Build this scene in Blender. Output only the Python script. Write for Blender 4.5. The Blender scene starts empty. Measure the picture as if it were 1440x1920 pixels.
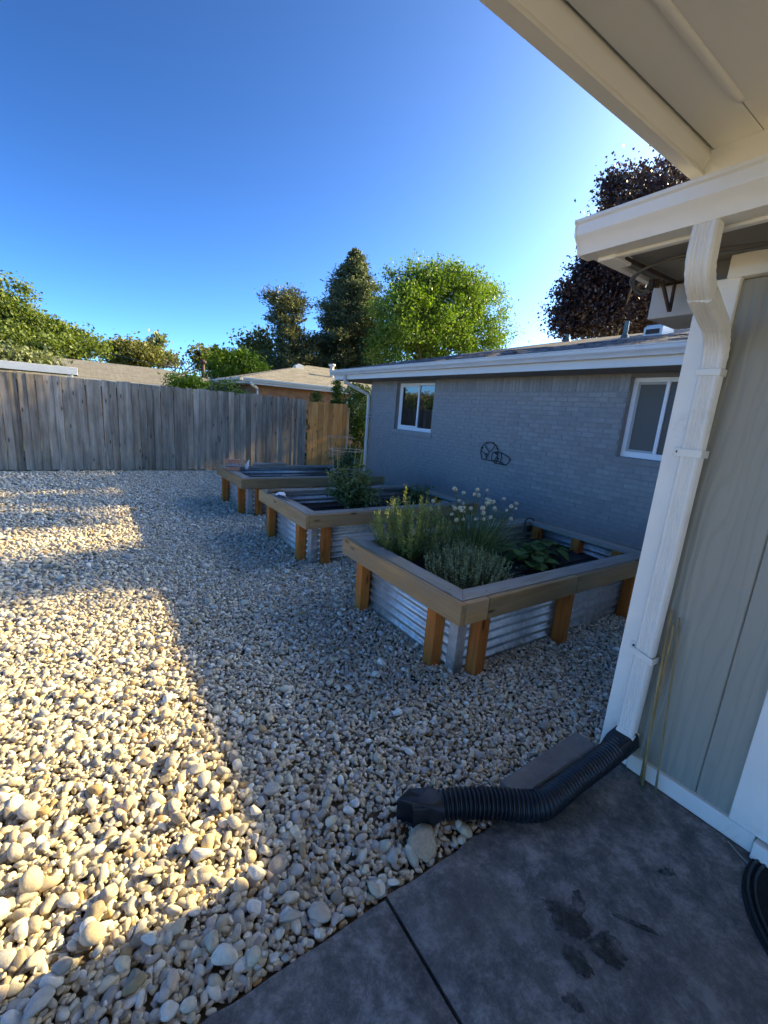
import bpy, bmesh, math, random
import numpy as np
from mathutils import Vector, Matrix
random.seed(7); RNG = np.random.default_rng(7)
R = math.radians
scene = bpy.context.scene
col = scene.collection

# ------------------------------------------------------------------ camera, sky, sun, exposure
# world axes: +Y runs along the grey house wall away from the viewer, +X runs towards that wall
YAW, PITCH, ROLL, FPX, CAMH = R(34.731), R(-12.744), R(4.473), 808.1, 1.6
_f = Vector((math.sin(YAW)*math.cos(PITCH), math.cos(YAW)*math.cos(PITCH), math.sin(PITCH)))
_r0 = Vector((math.cos(YAW), -math.sin(YAW), 0)); _u0 = _r0.cross(_f)
CR = _r0*math.cos(ROLL) + _u0*math.sin(ROLL); CU = -_r0*math.sin(ROLL) + _u0*math.cos(ROLL); CF = _f
cam_d = bpy.data.cameras.new('camera'); cam = bpy.data.objects.new('camera', cam_d); col.objects.link(cam)
cam.matrix_world = Matrix(((CR.x, CU.x, -CF.x, 0), (CR.y, CU.y, -CF.y, 0), (CR.z, CU.z, -CF.z, CAMH), (0, 0, 0, 1)))
cam_d.sensor_fit = 'HORIZONTAL'; cam_d.sensor_width = 36; cam_d.lens = 36*FPX/1440
cam_d.clip_start = .02; cam_d.clip_end = 3000
scene.camera = cam
SUN_TO = Vector((1.0, -0.10, 0.547)).normalized()
SUN_EL = math.asin(SUN_TO.z)
world = bpy.data.worlds.new('World'); scene.world = world; world.use_nodes = True
wn = world.node_tree.nodes; wl = world.node_tree.links
sky = wn.new('ShaderNodeTexSky'); sky.sky_type = 'NISHITA'; sky.sun_disc = False
sky.sun_elevation = SUN_EL; sky.sun_rotation = math.atan2(SUN_TO.x, SUN_TO.y)
sky.altitude = 1600; sky.air_density = .55; sky.dust_density = 4.2; sky.ozone_density = 10.0
wn['Background'].inputs[1].default_value = .082
_g = wn.new('ShaderNodeGamma'); _g.inputs[1].default_value = 1.5
_h = wn.new('ShaderNodeHueSaturation'); _h.inputs['Saturation'].default_value = 1.05
wl.new(sky.outputs[0], _g.inputs[0]); wl.new(_g.outputs[0], _h.inputs['Color']); wl.new(_h.outputs[0], wn['Background'].inputs[0])
sun_d = bpy.data.lights.new('sun', 'SUN'); sun_d.energy = 2.0; sun_d.angle = R(.55); sun_d.color = (1, .955, .92)
sun = bpy.data.objects.new('sun', sun_d); col.objects.link(sun)
sun.rotation_euler = SUN_TO.to_track_quat('Z', 'Y').to_euler()
scene.view_settings.view_transform = 'Standard'; scene.view_settings.look = 'None'
scene.view_settings.exposure = 2.52; scene.view_settings.gamma = 1
scene.view_settings.use_white_balance = True; scene.view_settings.white_balance_temperature = 24000; scene.view_settings.white_balance_tint = -2
scene.cycles.max_bounces = 8; scene.cycles.diffuse_bounces = 6; scene.cycles.transparent_max_bounces = 12
scene.cycles.use_denoising = True

def at(px, py, Y):                      # a point at distance Y on the sight line of a photo position
    d = CR*((px-720)/FPX) - CU*((py-960)/FPX) + CF
    return Vector((0, 0, CAMH)) + d*(Y/d.y)

# ------------------------------------------------------------------ materials
MATS = {}
def new_mat(name):
    m = bpy.data.materials.new(name); m.use_nodes = True; MATS[name] = m
    nt = m.node_tree; return m, nt, nt.nodes['Principled BSDF'], nt.nodes['Material Output']
def N(nt, t, **kw):
    n = nt.nodes.new(t)
    for k, v in kw.items():
        if k.startswith('i_'):
            n.inputs[k[2:].replace('_', ' ')].default_value = v
        else: setattr(n, k, v)
    return n
def ramp(nt, fac, stops, interp='LINEAR'):
    r = nt.nodes.new('ShaderNodeValToRGB'); r.color_ramp.interpolation = interp
    el = r.color_ramp.elements
    while len(el) < len(stops): el.new(.5)
    for e, (p, c) in zip(el, stops):
        e.position = p; e.color = (*c, 1) if len(c) == 3 else c
    nt.links.new(fac, r.inputs[0]); return r.outputs[0]
def mixc(nt, a, b, f, mode='MIX'):
    m = nt.nodes.new('ShaderNodeMix'); m.data_type = 'RGBA'; m.blend_type = mode
    for s, v in ((0, f), (6, a), (7, b)):
        if hasattr(v, 'is_linked') or hasattr(v, 'links'): nt.links.new(v, m.inputs[s])
        else: m.inputs[s].default_value = v if s == 0 else ((*v, 1) if len(v) == 3 else v)
    return m.outputs[2]
def coords(nt, scale=(1, 1, 1), kind='Object', rnd=True):
    tc = nt.nodes.new('ShaderNodeTexCoord'); mp = nt.nodes.new('ShaderNodeMapping')
    mp.inputs['Scale'].default_value = scale
    nt.links.new(tc.outputs[kind], mp.inputs[0])
    if rnd:
        oi = nt.nodes.new('ShaderNodeObjectInfo'); mu = nt.nodes.new('ShaderNodeMath'); mu.operation = 'MULTIPLY'
        mu.inputs[1].default_value = 57.0; nt.links.new(oi.outputs['Random'], mu.inputs[0])
        cb = nt.nodes.new('ShaderNodeCombineXYZ')
        for i in range(3): nt.links.new(mu.outputs[0], cb.inputs[i])
        nt.links.new(cb.outputs[0], mp.inputs['Location'])
    return mp.outputs[0]
def noise(nt, vec, scale, detail=5, rough=.6, dist=0):
    n = nt.nodes.new('ShaderNodeTexNoise'); n.inputs['Scale'].default_value = scale
    n.inputs['Detail'].default_value = detail; n.inputs['Roughness'].default_value = rough; n.inputs['Distortion'].default_value = dist
    nt.links.new(vec, n.inputs['Vector']); return n.outputs['Fac']
def bump(nt, p, h, strength=.3, dist=.01):
    b = nt.nodes.new('ShaderNodeBump'); b.inputs['Strength'].default_value = strength; b.inputs['Distance'].default_value = dist
    nt.links.new(h, b.inputs['Height']); nt.links.new(b.outputs[0], p.inputs['Normal'])
def rnd_val(nt, c, amt=.25):            # each object a little lighter or darker
    oi = nt.nodes.new('ShaderNodeObjectInfo'); hs = nt.nodes.new('ShaderNodeHueSaturation')
    mr = nt.nodes.new('ShaderNodeMapRange'); mr.inputs[3].default_value = 1-amt; mr.inputs[4].default_value = 1+amt
    nt.links.new(oi.outputs['Random'], mr.inputs[0]); nt.links.new(mr.outputs[0], hs.inputs['Value']); nt.links.new(c, hs.inputs['Color'])
    return hs.outputs[0]

def mat_plain(name, c, rough=.6, var=.12, scale=6, bs=.1, bscale=60, metallic=0, spec=.5, dirt=None, rv=0):
    m, nt, p, o = new_mat(name); v = coords(nt)
    n1 = noise(nt, v, scale, 6)
    lo = tuple(x*(1-var) for x in c); hi = tuple(min(1, x*(1+var)) for x in c)
    cc = ramp(nt, n1, [(.3, lo), (.7, hi)])
    if dirt:
        n2 = noise(nt, v, scale*.6, 8, .75, .6)
        cc = mixc(nt, cc, dirt, ramp(nt, n2, [(.56, (0, 0, 0)), (.78, (.7, .7, .7))]))
    if rv: cc = rnd_val(nt, cc, rv)
    nt.links.new(cc, p.inputs['Base Color'])
    p.inputs['Roughness'].default_value = rough; p.inputs['Metallic'].default_value = metallic
    p.inputs['Specular IOR Level'].default_value = spec
    if bs: bump(nt, p, noise(nt, v, bscale, 4), bs, .004)
    return m
def mat_wood(name, dark, mid, light, rough=.75, sx=2.0, sy=38, var=.22, bs=.35, grey=None, knots=True):
    m, nt, p, o = new_mat(name)
    v = coords(nt, (sx, sy, sy)); g = noise(nt, v, 1.0, 8, .68, .5)
    v2 = coords(nt, (1.2, 5, 5)); g2 = noise(nt, v2, 1.5, 4, .6)
    c = ramp(nt, g, [(.22, dark), (.5, mid), (.78, light)])
    c = mixc(nt, c, ramp(nt, g2, [(.35, dark), (.7, light)]), .38)
    if grey: c = mixc(nt, c, grey, ramp(nt, noise(nt, coords(nt, (1.5, 9, 9)), 1.3, 6, .7), [(.38, (0, 0, 0)), (.68, (.9, .9, .9))]))
    if knots:
        vo = nt.nodes.new('ShaderNodeTexVoronoi'); vo.inputs['Scale'].default_value = 1
        nt.links.new(coords(nt, (2.6, 9, 9)), vo.inputs['Vector'])
        c = mixc(nt, c, tuple(x*.35 for x in dark), ramp(nt, vo.outputs['Distance'], [(.06, (.85, .85, .85)), (.16, (0, 0, 0))]))
    c = rnd_val(nt, c, var)
    nt.links.new(c, p.inputs['Base Color']); p.inputs['Roughness'].default_value = rough
    p.inputs['Specular IOR Level'].default_value = .25
    bump(nt, p, g, bs, .006); return m

mat_wood('picket', (.085, .066, .05), (.285, .235, .186), (.54, .465, .385), sy=20, sx=.6, var=.34, bs=.6)
mat_wood('cedar', (.32, .13, .04), (.58, .28, .105), (.74, .42, .185), sy=22, var=.25)
mat_wood('post_wood', (.33, .058, .011), (.60, .13, .024), (.75, .22, .055), sy=30, var=.18)
mat_wood('rail_wood', (.25, .10, .036), (.47, .225, .088), (.64, .355, .16), sy=26, var=.14, grey=(.31, .20, .125))
mat_wood('rail_dark', (.15, .07, .03), (.34, .18, .08), (.50, .30, .14), sy=26, var=.16, grey=(.30, .20, .125))
mat_wood('cap_wood', (.12, .095, .07), (.26, .215, .17), (.42, .36, .30), sy=30, var=.15, grey=(.30, .29, .28))
mat_wood('stick', (.20, .11, .045), (.40, .245, .105), (.55, .38, .19), sy=8, sx=6, var=.2, knots=False)
mat_plain('white_trim', (.82, .79, .71), .5, .05, 5, .12, 70, dirt=(.48, .43, .33))
mat_plain('cream_metal', (.735, .715, .65), .38, .05, 4, .05, 50, dirt=(.45, .40, .31))
mat_plain('soffit_white', (.67, .655, .605), .55, .04, 2, .05, 30)
mat_plain('gutter_metal', (.62, .60, .56), .4, .05, 3, .03, 40, dirt=(.40, .38, .34))
mat_plain('white_vinyl', (.80, .80, .78), .35, .03, 4, 0)
mat_plain('grey_paint', (.17, .172, .172), .65, .1, 4, .15, 60)
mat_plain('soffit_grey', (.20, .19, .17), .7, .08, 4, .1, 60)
mat_plain('black_iron', (.02, .017, .015), .5, .3, 30, .2, 120)
mat_plain('rust_iron', (.05, .028, .02), .7, .4, 30, .3, 120, dirt=(.12, .05, .02))
mat_plain('black_plastic', (.012, .0135, .017), .42, .25, 8, .12, 90, dirt=(.055, .055, .058))
mat_plain('cable', (.10, .10, .10), .5, .2, 10, 0)
mat_plain('beam_grey', (.42, .42, .40), .65, .08, 4, .2, 40, dirt=(.30, .29, .27))
mat_plain('soil', (.020, .016, .0125), .95, .5, 30, .9, 60)
mat_plain('fabric', (.018, .018, .021), .85, .35, 9, .5, 40, dirt=(.05, .042, .034))
mat_plain('dripline', (.022, .018, .015), .6, .2, 10, 0)
mat_plain('stone_cream', (.42, .35, .255), .7, .22, 14, .4, 25)
mat_plain('edging', (.17, .165, .16), .85, .2, 12, .5, 60, dirt=(.10, .09, .08))
mat_plain('brick_red', (.46, .19, .125), .85, .2, 20, .4, 90, rv=.12)
mat_plain('brick_grey', (.29, .26, .25), .85, .2, 20, .4, 90, rv=.12)
mat_plain('bark', (.09, .068, .05), .9, .4, 8, .6, 20)
mat_plain('bark_pale', (.23, .20, .17), .9, .3, 8, .6, 20)
mat_plain('wire', (.42, .36, .30), .45, .2, 10, 0, metallic=.4)
mat_plain('cloth_white', (.72, .74, .78), .8, .06, 12, .2, 60)
mat_plain('glove_brown', (.17, .105, .06), .85, .3, 20, .4, 80)
mat_plain('brick_orange', (.36, .15, .075), .85, .25, 6, .4, 12)
mat_plain('vent_green', (.10, .15, .135), .5, .2, 8, 0, metallic=.3)
mat_plain('stem_green', (.07, .11, .03), .7, .2, 12, 0)
mat_plain('flower', (.52, .43, .30), .9, .15, 60, .6, 220)
mat_plain('mat_black', (.009, .009, .010), .95, .5, 60, .9, 260)
mat_plain('ground_dirt', (.42, .36, .27), .95, .35, 10, .7, 30)
mat_plain('yard_earth', (.18, .148, .11), .95, .4, 12, .7, 40)
mat_plain('lawn', (.06, .085, .03), .95, .35, 4, .5, 20)

# galvanised steel
m, nt, p, o = new_mat('galv'); v = coords(nt)
vo = nt.nodes.new('ShaderNodeTexVoronoi'); vo.inputs['Scale'].default_value = 38; nt.links.new(v, vo.inputs['Vector'])
c = ramp(nt, vo.outputs['Color'], [(.1, (.46, .455, .44)), (.9, (.62, .61, .59))])
c = mixc(nt, c, (.36, .33, .29), ramp(nt, noise(nt, v, 5, 8, .7), [(.55, (0, 0, 0)), (.8, (.75, .75, .75))]))
tc = nt.nodes.new('ShaderNodeTexCoord'); sx_ = nt.nodes.new('ShaderNodeSeparateXYZ'); nt.links.new(tc.outputs['Object'], sx_.inputs[0])
spl = ramp(nt, sx_.outputs[2], [(.02, (.9, .9, .9)), (.16, (0, 0, 0))])
c = mixc(nt, c, (.24, .19, .14), mixc(nt, spl, ramp(nt, noise(nt, v, 22, 8, .8), [(.42, (0, 0, 0)), (.6, (1, 1, 1))]), 1.0, 'MULTIPLY'))
nt.links.new(c, p.inputs['Base Color']); p.inputs['Metallic'].default_value = .65
nt.links.new(ramp(nt, noise(nt, v, 9, 5), [(.3, (.34, .34, .34)), (.7, (.55, .55, .55))]), p.inputs['Roughness'])

# painted brick
m, nt, p, o = new_mat('painted_brick'); v = coords(nt, (1, 1, 1), 'Object')
n1 = noise(nt, v, 9, 6, .7); vs = coords(nt, (60, 60, 14)); n2 = noise(nt, vs, 2.2, 3, .6)
c = ramp(nt, n1, [(.3, (.225, .22, .21)), (.7, (.295, .285, .268))])
c = mixc(nt, c, (.40, .395, .38), ramp(nt, n2, [(.60, (0, 0, 0)), (.72, (.55, .55, .55))]))
c = rnd_val(nt, c, .13)
nt.links.new(c, p.inputs['Base Color']); p.inputs['Roughness'].default_value = .55; p.inputs['Specular IOR Level'].default_value = .45
bump(nt, p, n2, .55, .006)

# embossed wood-grain siding
m, nt, p, o = new_mat('siding'); v = coords(nt, (7, 7, .9), rnd=False)
w = nt.nodes.new('ShaderNodeTexWave'); w.wave_type = 'RINGS'; w.inputs['Scale'].default_value = 1.1
w.inputs['Distortion'].default_value = 16; w.inputs['Detail'].default_value = 3; w.inputs['Detail Scale'].default_value = .8
nt.links.new(v, w.inputs['Vector'])
c = ramp(nt, noise(nt, v, .6, 5), [(.3, (.30, .28, .225)), (.7, (.345, .32, .258))])
c = mixc(nt, c, (.20, .19, .16), ramp(nt, w.outputs['Fac'], [(.03, (.22, .22, .22)), (.15, (0, 0, 0))]))
nt.links.new(c, p.inputs['Base Color']); p.inputs['Roughness'].default_value = .62; bump(nt, p, w.outputs['Fac'], .5, .005)

# stamped, sealed concrete
m, nt, p, o = new_mat('slate_concrete'); v = coords(nt, rnd=False)
n1 = noise(nt, v, 9, 12, .84, .15); n2 = noise(nt, v, 30, 10, .85, .1); n3 = noise(nt, v, 1.1, 4, .6)
c = ramp(nt, n1, [(.40, (.080, .079, .077)), (.50, (.165, .163, .158)), (.61, (.35, .345, .335))])
c = mixc(nt, c, (.34, .335, .325), ramp(nt, n2, [(.53, (0, 0, 0)), (.70, (.7, .7, .7))]))
c = mixc(nt, c, (.17, .145, .115), ramp(nt, n3, [(.5, (0, 0, 0)), (.72, (.75, .75, .75))]))
nt.links.new(c, p.inputs['Base Color'])
nt.links.new(ramp(nt, n2, [(.3, (.40, .40, .40)), (.7, (.62, .62, .62))]), p.inputs['Roughness'])
vo = nt.nodes.new('ShaderNodeTexVoronoi'); vo.feature = 'DISTANCE_TO_EDGE'; vo.inputs['Scale'].default_value = 2.1; vo.inputs['Randomness'].default_value = 1
nd = nt.nodes.new('ShaderNodeTexNoise'); nd.inputs['Scale'].default_value = 5; nd.inputs['Detail'].default_value = 6; nt.links.new(v, nd.inputs['Vector'])
va = nt.nodes.new('ShaderNodeVectorMath'); va.operation = 'MULTIPLY_ADD'; va.inputs[1].default_value = (.35, .35, 0); nt.links.new(nd.outputs['Color'], va.inputs[0]); nt.links.new(v, va.inputs[2])
nt.links.new(va.outputs[0], vo.inputs['Vector'])
crk = ramp(nt, vo.outputs['Distance'], [(.0, (.22, .22, .22)), (.010, (0, 0, 0))])
c = mixc(nt, c, (.05, .05, .052), crk)
grn = noise(nt, v, 260, 3, .7); c = mixc(nt, c, (.32, .32, .31), ramp(nt, grn, [(.60, (0, 0, 0)), (.78, (.45, .45, .45))]))
nt.links.new(c, p.inputs['Base Color'])
bump(nt, p, n1, .6, .03)

# damp earthy stain on the slab
mat_plain('stain', (.05, .04, .033), .85, .5, 30, .8, 80)
m = MATS['stain']; nt = m.node_tree; p = nt.nodes['Principled BSDF']
nt.links.new(ramp(nt, noise(nt, coords(nt, rnd=False), 26, 8, .75), [(.34, (.0, .0, .0)), (.60, (.9, .9, .9))]), p.inputs['Alpha'])

# shingles
def mat_shingle(name, a, b, mortar, axis=(1, 1, 1), s=1.0):
    m, nt, p, o = new_mat(name); v = coords(nt, axis, rnd=False)
    br = nt.nodes.new('ShaderNodeTexBrick'); nt.links.new(v, br.inputs['Vector'])
    br.inputs['Scale'].default_value = s; br.inputs['Brick Width'].default_value = .33; br.inputs['Row Height'].default_value = .14
    br.inputs['Mortar Size'].default_value = .008; br.inputs['Color1'].default_value = (*a, 1); br.inputs['Color2'].default_value = (*b, 1)
    br.inputs['Mortar'].default_value = (*mortar, 1)
    c = mixc(nt, br.outputs['Color'], tuple(min(1, x*1.5) for x in b), ramp(nt, noise(nt, v, 14, 4), [(.45, (0, 0, 0)), (.7, (.6, .6, .6))]))
    nt.links.new(c, p.inputs['Base Color']); p.inputs['Roughness'].default_value = .9; p.inputs['Specular IOR Level'].default_value = .2
    bump(nt, p, noise(nt, v, 90, 3), .4, .01)
mat_shingle('shingle_dark', (.10, .105, .115), (.16, .165, .175), (.03, .03, .035))
mat_shingle('shingle_tan', (.145, .137, .122), (.23, .22, .20), (.07, .065, .055))
mat_shingle('shingle_grey', (.13, .125, .115), (.20, .195, .18), (.08, .075, .07))

# glass
def mat_glass(name, c, rough=.03):
    m, nt, p, o = new_mat(name); p.inputs['Base Color'].default_value = (*c, 1); p.inputs['Roughness'].default_value = rough
    p.inputs['IOR'].default_value = 1.9; p.inputs['Specular IOR Level'].default_value = .6
mat_glass('dark_glass', (.012, .012, .012)); mat_glass('screened_glass', (.13, .125, .11), .5); mat_glass('blind_glass', (.10, .095, .085), .25)
for k in ('screened_glass', 'blind_glass'): MATS[k].node_tree.nodes['Principled BSDF'].inputs['IOR'].default_value = 1.2

# pebbles: colour by instance
m, nt, p, o = new_mat('pebble')
oi = nt.nodes.new('ShaderNodeObjectInfo')
pal = [(.00, (.56, .48, .36)), (.10, (.66, .60, .49)), (.20, (.48, .44, .38)), (.29, (.38, .355, .32)), (.36, (.74, .69, .59)), (.46, (.58, .47, .345)), (.54, (.44, .42, .39)),
       (.62, (.68, .60, .46)), (.70, (.78, .75, .68)), (.77, (.30, .255, .20)), (.82, (.60, .48, .39)), (.87, (.46, .46, .445)), (.92, (.60, .49, .345)), (.97, (.46, .31, .17))]
c = ramp(nt, oi.outputs['Random'], pal, 'CONSTANT')
v = coords(nt); n1 = noise(nt, v, 1.7, 6, .7, .6)
hs = nt.nodes.new('ShaderNodeHueSaturation'); nt.links.new(c, hs.inputs['Color'])
mr = nt.nodes.new('ShaderNodeMapRange'); mr.inputs[1].default_value = .25; mr.inputs[2].default_value = .75; mr.inputs[3].default_value = .72; mr.inputs[4].default_value = 1.22
nt.links.new(n1, mr.inputs[0]); nt.links.new(mr.outputs[0], hs.inputs['Value'])
c = mixc(nt, hs.outputs[0], (.24, .18, .12), ramp(nt, noise(nt, v, 3.5, 8, .8), [(.58, (0, 0, 0)), (.75, (.5, .5, .5))]))
nt.links.new(c, p.inputs['Base Color']); p.inputs['Roughness'].default_value = .72; p.inputs['Specular IOR Level'].default_value = .3
bump(nt, p, noise(nt, v, 9, 5, .7), .25, .05)

def mat_leaf(name, a, b, trans=.35, rough=.55, spec=.35):
    m, nt, p, o = new_mat(name)
    at_ = nt.nodes.new('ShaderNodeAttribute'); at_.attribute_name = 'tint'
    c = ramp(nt, at_.outputs['Fac'], [(0, a), (1, b)])
    nt.links.new(c, p.inputs['Base Color']); p.inputs['Roughness'].default_value = rough; p.inputs['Specular IOR Level'].default_value = spec
    t = nt.nodes.new('ShaderNodeBsdfTranslucent')
    c2 = mixc(nt, c, (1.0, 1.0, .45), 1.0, 'MULTIPLY')
    nt.links.new(c2, t.inputs['Color'])
    mx = nt.nodes.new('ShaderNodeMixShader'); mx.inputs[0].default_value = trans
    nt.links.new(p.outputs[0], mx.inputs[1]); nt.links.new(t.outputs[0], mx.inputs[2]); nt.links.new(mx.outputs[0], o.inputs['Surface'])
mat_leaf('leaf_green', (.07, .155, .025), (.20, .34, .07), .42)
mat_leaf('leaf_mid', (.07, .12, .028), (.20, .27, .075), .4)
mat_leaf('leaf_olive', (.10, .115, .035), (.22, .22, .085), .35)
mat_leaf('leaf_pale', (.12, .15, .075), (.25, .29, .16), .35)
mat_leaf('leaf_bright', (.09, .17, .018), (.25, .35, .045), .45)
mat_leaf('leaf_plum', (.020, .011, .014), (.062, .032, .036), .2, .4, .5)
mat_leaf('needle_spruce', (.045, .075, .038), (.19, .225, .115), .2)
mat_leaf('needle_pine', (.062, .085, .04), (.20, .215, .10), .2)
mat_leaf('leaf_juniper', (.055, .10, .016), (.19, .27, .045), .3)
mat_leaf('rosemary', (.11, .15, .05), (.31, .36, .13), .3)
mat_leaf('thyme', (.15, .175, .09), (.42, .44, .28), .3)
mat_leaf('chive', (.07, .125, .05), (.19, .27, .12), .3)
mat_leaf('squash_leaf', (.04, .12, .02), (.11, .24, .05), .35)
mat_leaf('tomato_leaf', (.07, .11, .035), (.19, .24, .10), .35)

# ------------------------------------------------------------------ mesh helpers
def children_tag(o, label=None, cat=None, group=None, kind=None):
    if label: o['label'] = label
    if cat: o['category'] = cat
    if group: o['group'] = group
    if kind: o['kind'] = kind
    return o
tag = children_tag
def empty(name, loc=(0, 0, 0), rz=0):
    o = bpy.data.objects.new(name, None); o.empty_display_size = .1; col.objects.link(o)
    o.location = loc; o.rotation_euler.z = rz; return o
def link(name, me, mat, parent=None, loc=None, rot=None):
    o = bpy.data.objects.new(name, me); col.objects.link(o)
    if mat is not None and not me.materials: me.materials.append(MATS[mat])
    if loc is not None: o.location = loc
    if rot is not None: o.rotation_euler = rot
    if parent is not None:
        o.parent = parent
    return o
def under(o, parent):                 # parent keeping the world place (parents here are only moved, turned about Z)
    o.parent = parent; o.matrix_parent_inverse = Matrix.Identity(4)
    return o
class MB:
    def __init__(s): s.v = []; s.f = []
    def add(s, vs, fs):
        b = len(s.v); s.v += [tuple(x) for x in vs]; s.f += [tuple(b+i for i in f) for f in fs]; return s
    def box(s, x0, x1, y0, y1, z0, z1):
        return s.add([(x0, y0, z0), (x1, y0, z0), (x1, y1, z0), (x0, y1, z0), (x0, y0, z1), (x1, y0, z1), (x1, y1, z1), (x0, y1, z1)],
                     [(0, 3, 2, 1), (4, 5, 6, 7), (0, 1, 5, 4), (1, 2, 6, 5), (2, 3, 7, 6), (3, 0, 4, 7)])
    def cbox(s, x0, x1, y0, y1, z0, z1, c=.004):          # chamfered box
        X = (x0, x1); Y = (y0, y1); Z = (z0, z1); vs = []; ix = {}
        for i in (0, 1):
            for j in (0, 1):
                for k in (0, 1):
                    sx, sy, sz = (1, -1)[i], (1, -1)[j], (1, -1)[k]
                    for a in range(3):
                        p = [X[i]+sx*c, Y[j]+sy*c, Z[k]+sz*c]; p[a] = (X[i], Y[j], Z[k])[a]
                        ix[i, j, k, a] = len(vs); vs.append(p)
        fs = []
        for a in range(3):
            b, d = (a+1) % 3, (a+2) % 3
            for e in (0, 1):
                q = []
                for u, w in ((0, 0), (1, 0), (1, 1), (0, 1)):
                    t = [0, 0, 0]; t[a] = e; t[b] = u; t[d] = w; q.append(ix[(*t, a)])
                fs.append(q if e else q[::-1])
            for u in (0, 1):                                # edges along axis a
                for w in (0, 1):
                    t0 = [0, 0, 0]; t0[b] = u; t0[d] = w; t1 = list(t0); t1[a] = 1
                    q = [ix[(*t0, b)], ix[(*t1, b)], ix[(*t1, d)], ix[(*t0, d)]]
                    fs.append(q if (u ^ w) else q[::-1])
        for i in (0, 1):
            for j in (0, 1):
                for k in (0, 1):
                    q = [ix[i, j, k, 0], ix[i, j, k, 1], ix[i, j, k, 2]]
                    fs.append(q if (i+j+k) % 2 else q[::-1])
        return s.add(vs, fs)
    def prism(s, poly, axis, a0, a1):                       # polygon in the two other axes, drawn out along axis
        n = len(poly); vs = []
        for a in (a0, a1):
            for (u, w) in poly:
                vs.append((a, u, w) if axis == 0 else (u, a, w) if axis == 1 else (u, w, a))
        fs = [(i, (i+1) % n, n+(i+1) % n, n+i) for i in range(n)] + [tuple(range(n))[::-1], tuple(range(n, 2*n))]
        return s.add(vs, fs)
    def sweep(s, path, prof, radii=None, up=None, closed_ends=True):   # profile polygon carried along a path
        path = [Vector(q) for q in path]; n = len(path); k = len(prof)
        t0 = (path[1]-path[0]).normalized()
        u = Vector(up) if up is not None else (Vector((0, 0, 1)) if abs(t0.z) < .9 else Vector((1, 0, 0)))
        vs = []
        for i, q in enumerate(path):
            t = ((path[min(i+1, n-1)]-path[i]).normalized() + (path[i]-path[max(i-1, 0)]).normalized())
            t = t.normalized() if t.length > 1e-9 else t0
            u = (u - t*u.dot(t)).normalized(); w = t.cross(u)
            r = 1 if radii is None else radii[i]
            pr = prof[i] if isinstance(prof[0][0], (tuple, list)) else prof
            for (a, b) in pr: vs.append(q + u*(a*r) + w*(b*r))
        kk = len(prof[0]) if isinstance(prof[0][0], (tuple, list)) else k
        fs = [(i*kk+j, i*kk+(j+1) % kk, (i+1)*kk+(j+1) % kk, (i+1)*kk+j) for i in range(n-1) for j in range(kk)]
        if closed_ends: fs += [tuple(range(kk))[::-1], tuple(range((n-1)*kk, n*kk))]
        return s.add(vs, fs)
    def tube(s, path, r, seg=8):
        c = [(math.cos(2*math.pi*i/seg), math.sin(2*math.pi*i/seg)) for i in range(seg)]
        return s.sweep(path, c, [r]*len(path) if not isinstance(r, (list, tuple)) else r)
    def mesh(s, name, smooth=False):
        me = bpy.data.meshes.new(name); me.from_pydata(s.v, [], s.f); me.update()
        if smooth: me.polygons.foreach_set('use_smooth', [True]*len(me.polygons))
        return me
    def build(s, name, mat, parent=None, smooth=False, loc=None, rot=None):
        return link(name, s.mesh(name, smooth), mat, parent, loc, rot)
def smooth_by_angle(o, deg=35):
    me = o.data; me.polygons.foreach_set('use_smooth', [True]*len(me.polygons))
    try: me.set_sharp_from_angle(angle=R(deg))
    except Exception: pass
    return o
def spline(pts, n=8):
    P = [Vector(p) for p in pts]; P = [P[0]*2-P[1]] + P + [P[-1]*2-P[-2]]; out = []
    for i in range(1, len(P)-2):
        for j in range(n):
            t = j/n; a, b, c, d = P[i-1:i+3]
            out.append(.5*((2*b)+(c-a)*t+(2*a-5*b+4*c-d)*t*t+(3*b-a-3*c+d)*t**3))
    out.append(P[-2]); return out
_bd = {}
def board(name, p0, p1, w, t, mat, parent=None, side=None, cham=.004, fresh=False):
    """a sawn board from p0 to p1 (centre line), its width w lying along `side`, thickness t across"""
    p0, p1 = Vector(p0), Vector(p1); d = p1-p0; L = d.length; x = d/L
    sd = Vector(side) if side is not None else (Vector((0, 0, 1)) if abs(x.z) < .9 else Vector((0, 1, 0)))
    y = (sd - x*sd.dot(x)).normalized(); z = x.cross(y)
    key = (round(L, 4), round(w, 4), round(t, 4), mat)
    if key not in _bd or fresh:
        me = MB().cbox(-L/2, L/2, -w/2, w/2, -t/2, t/2, cham).mesh(name); me.materials.append(MATS[mat]); _bd[key] = me
    o = bpy.data.objects.new(name, _bd[key]); col.objects.link(o)
    c = (p0+p1)/2
    M = Matrix(((x.x, y.x, z.x, c.x), (x.y, y.y, z.y, c.y), (x.z, y.z, z.z, c.z), (0, 0, 0, 1)))
    if parent is not None:
        o.parent = parent
        o.matrix_basis = place(parent).inverted() @ M
    else: o.matrix_basis = M
    return o
def place(o):
    M = o.matrix_basis.copy()
    while o.parent is not None: o = o.parent; M = o.matrix_basis @ M
    return M
def quads_mesh(name, V, tint=None):
    """V: (n,4,3) leaf quads"""
    n = len(V); me = bpy.data.meshes.new(name)
    me.vertices.add(n*4); me.vertices.foreach_set('co', np.ascontiguousarray(V, dtype=np.float32).ravel())
    me.loops.add(n*4); me.loops.foreach_set('vertex_index', np.arange(n*4, dtype=np.int32))
    me.polygons.add(n); me.polygons.foreach_set('loop_start', np.arange(n, dtype=np.int32)*4)
    me.update(calc_edges=True)
    a = me.attributes.new('tint', 'FLOAT', 'POINT')
    if tint is None: tint = RNG.random(n)
    a.data.foreach_set('value', np.repeat(np.clip(tint, 0, 1), 4).astype(np.float32))
    return me
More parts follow.
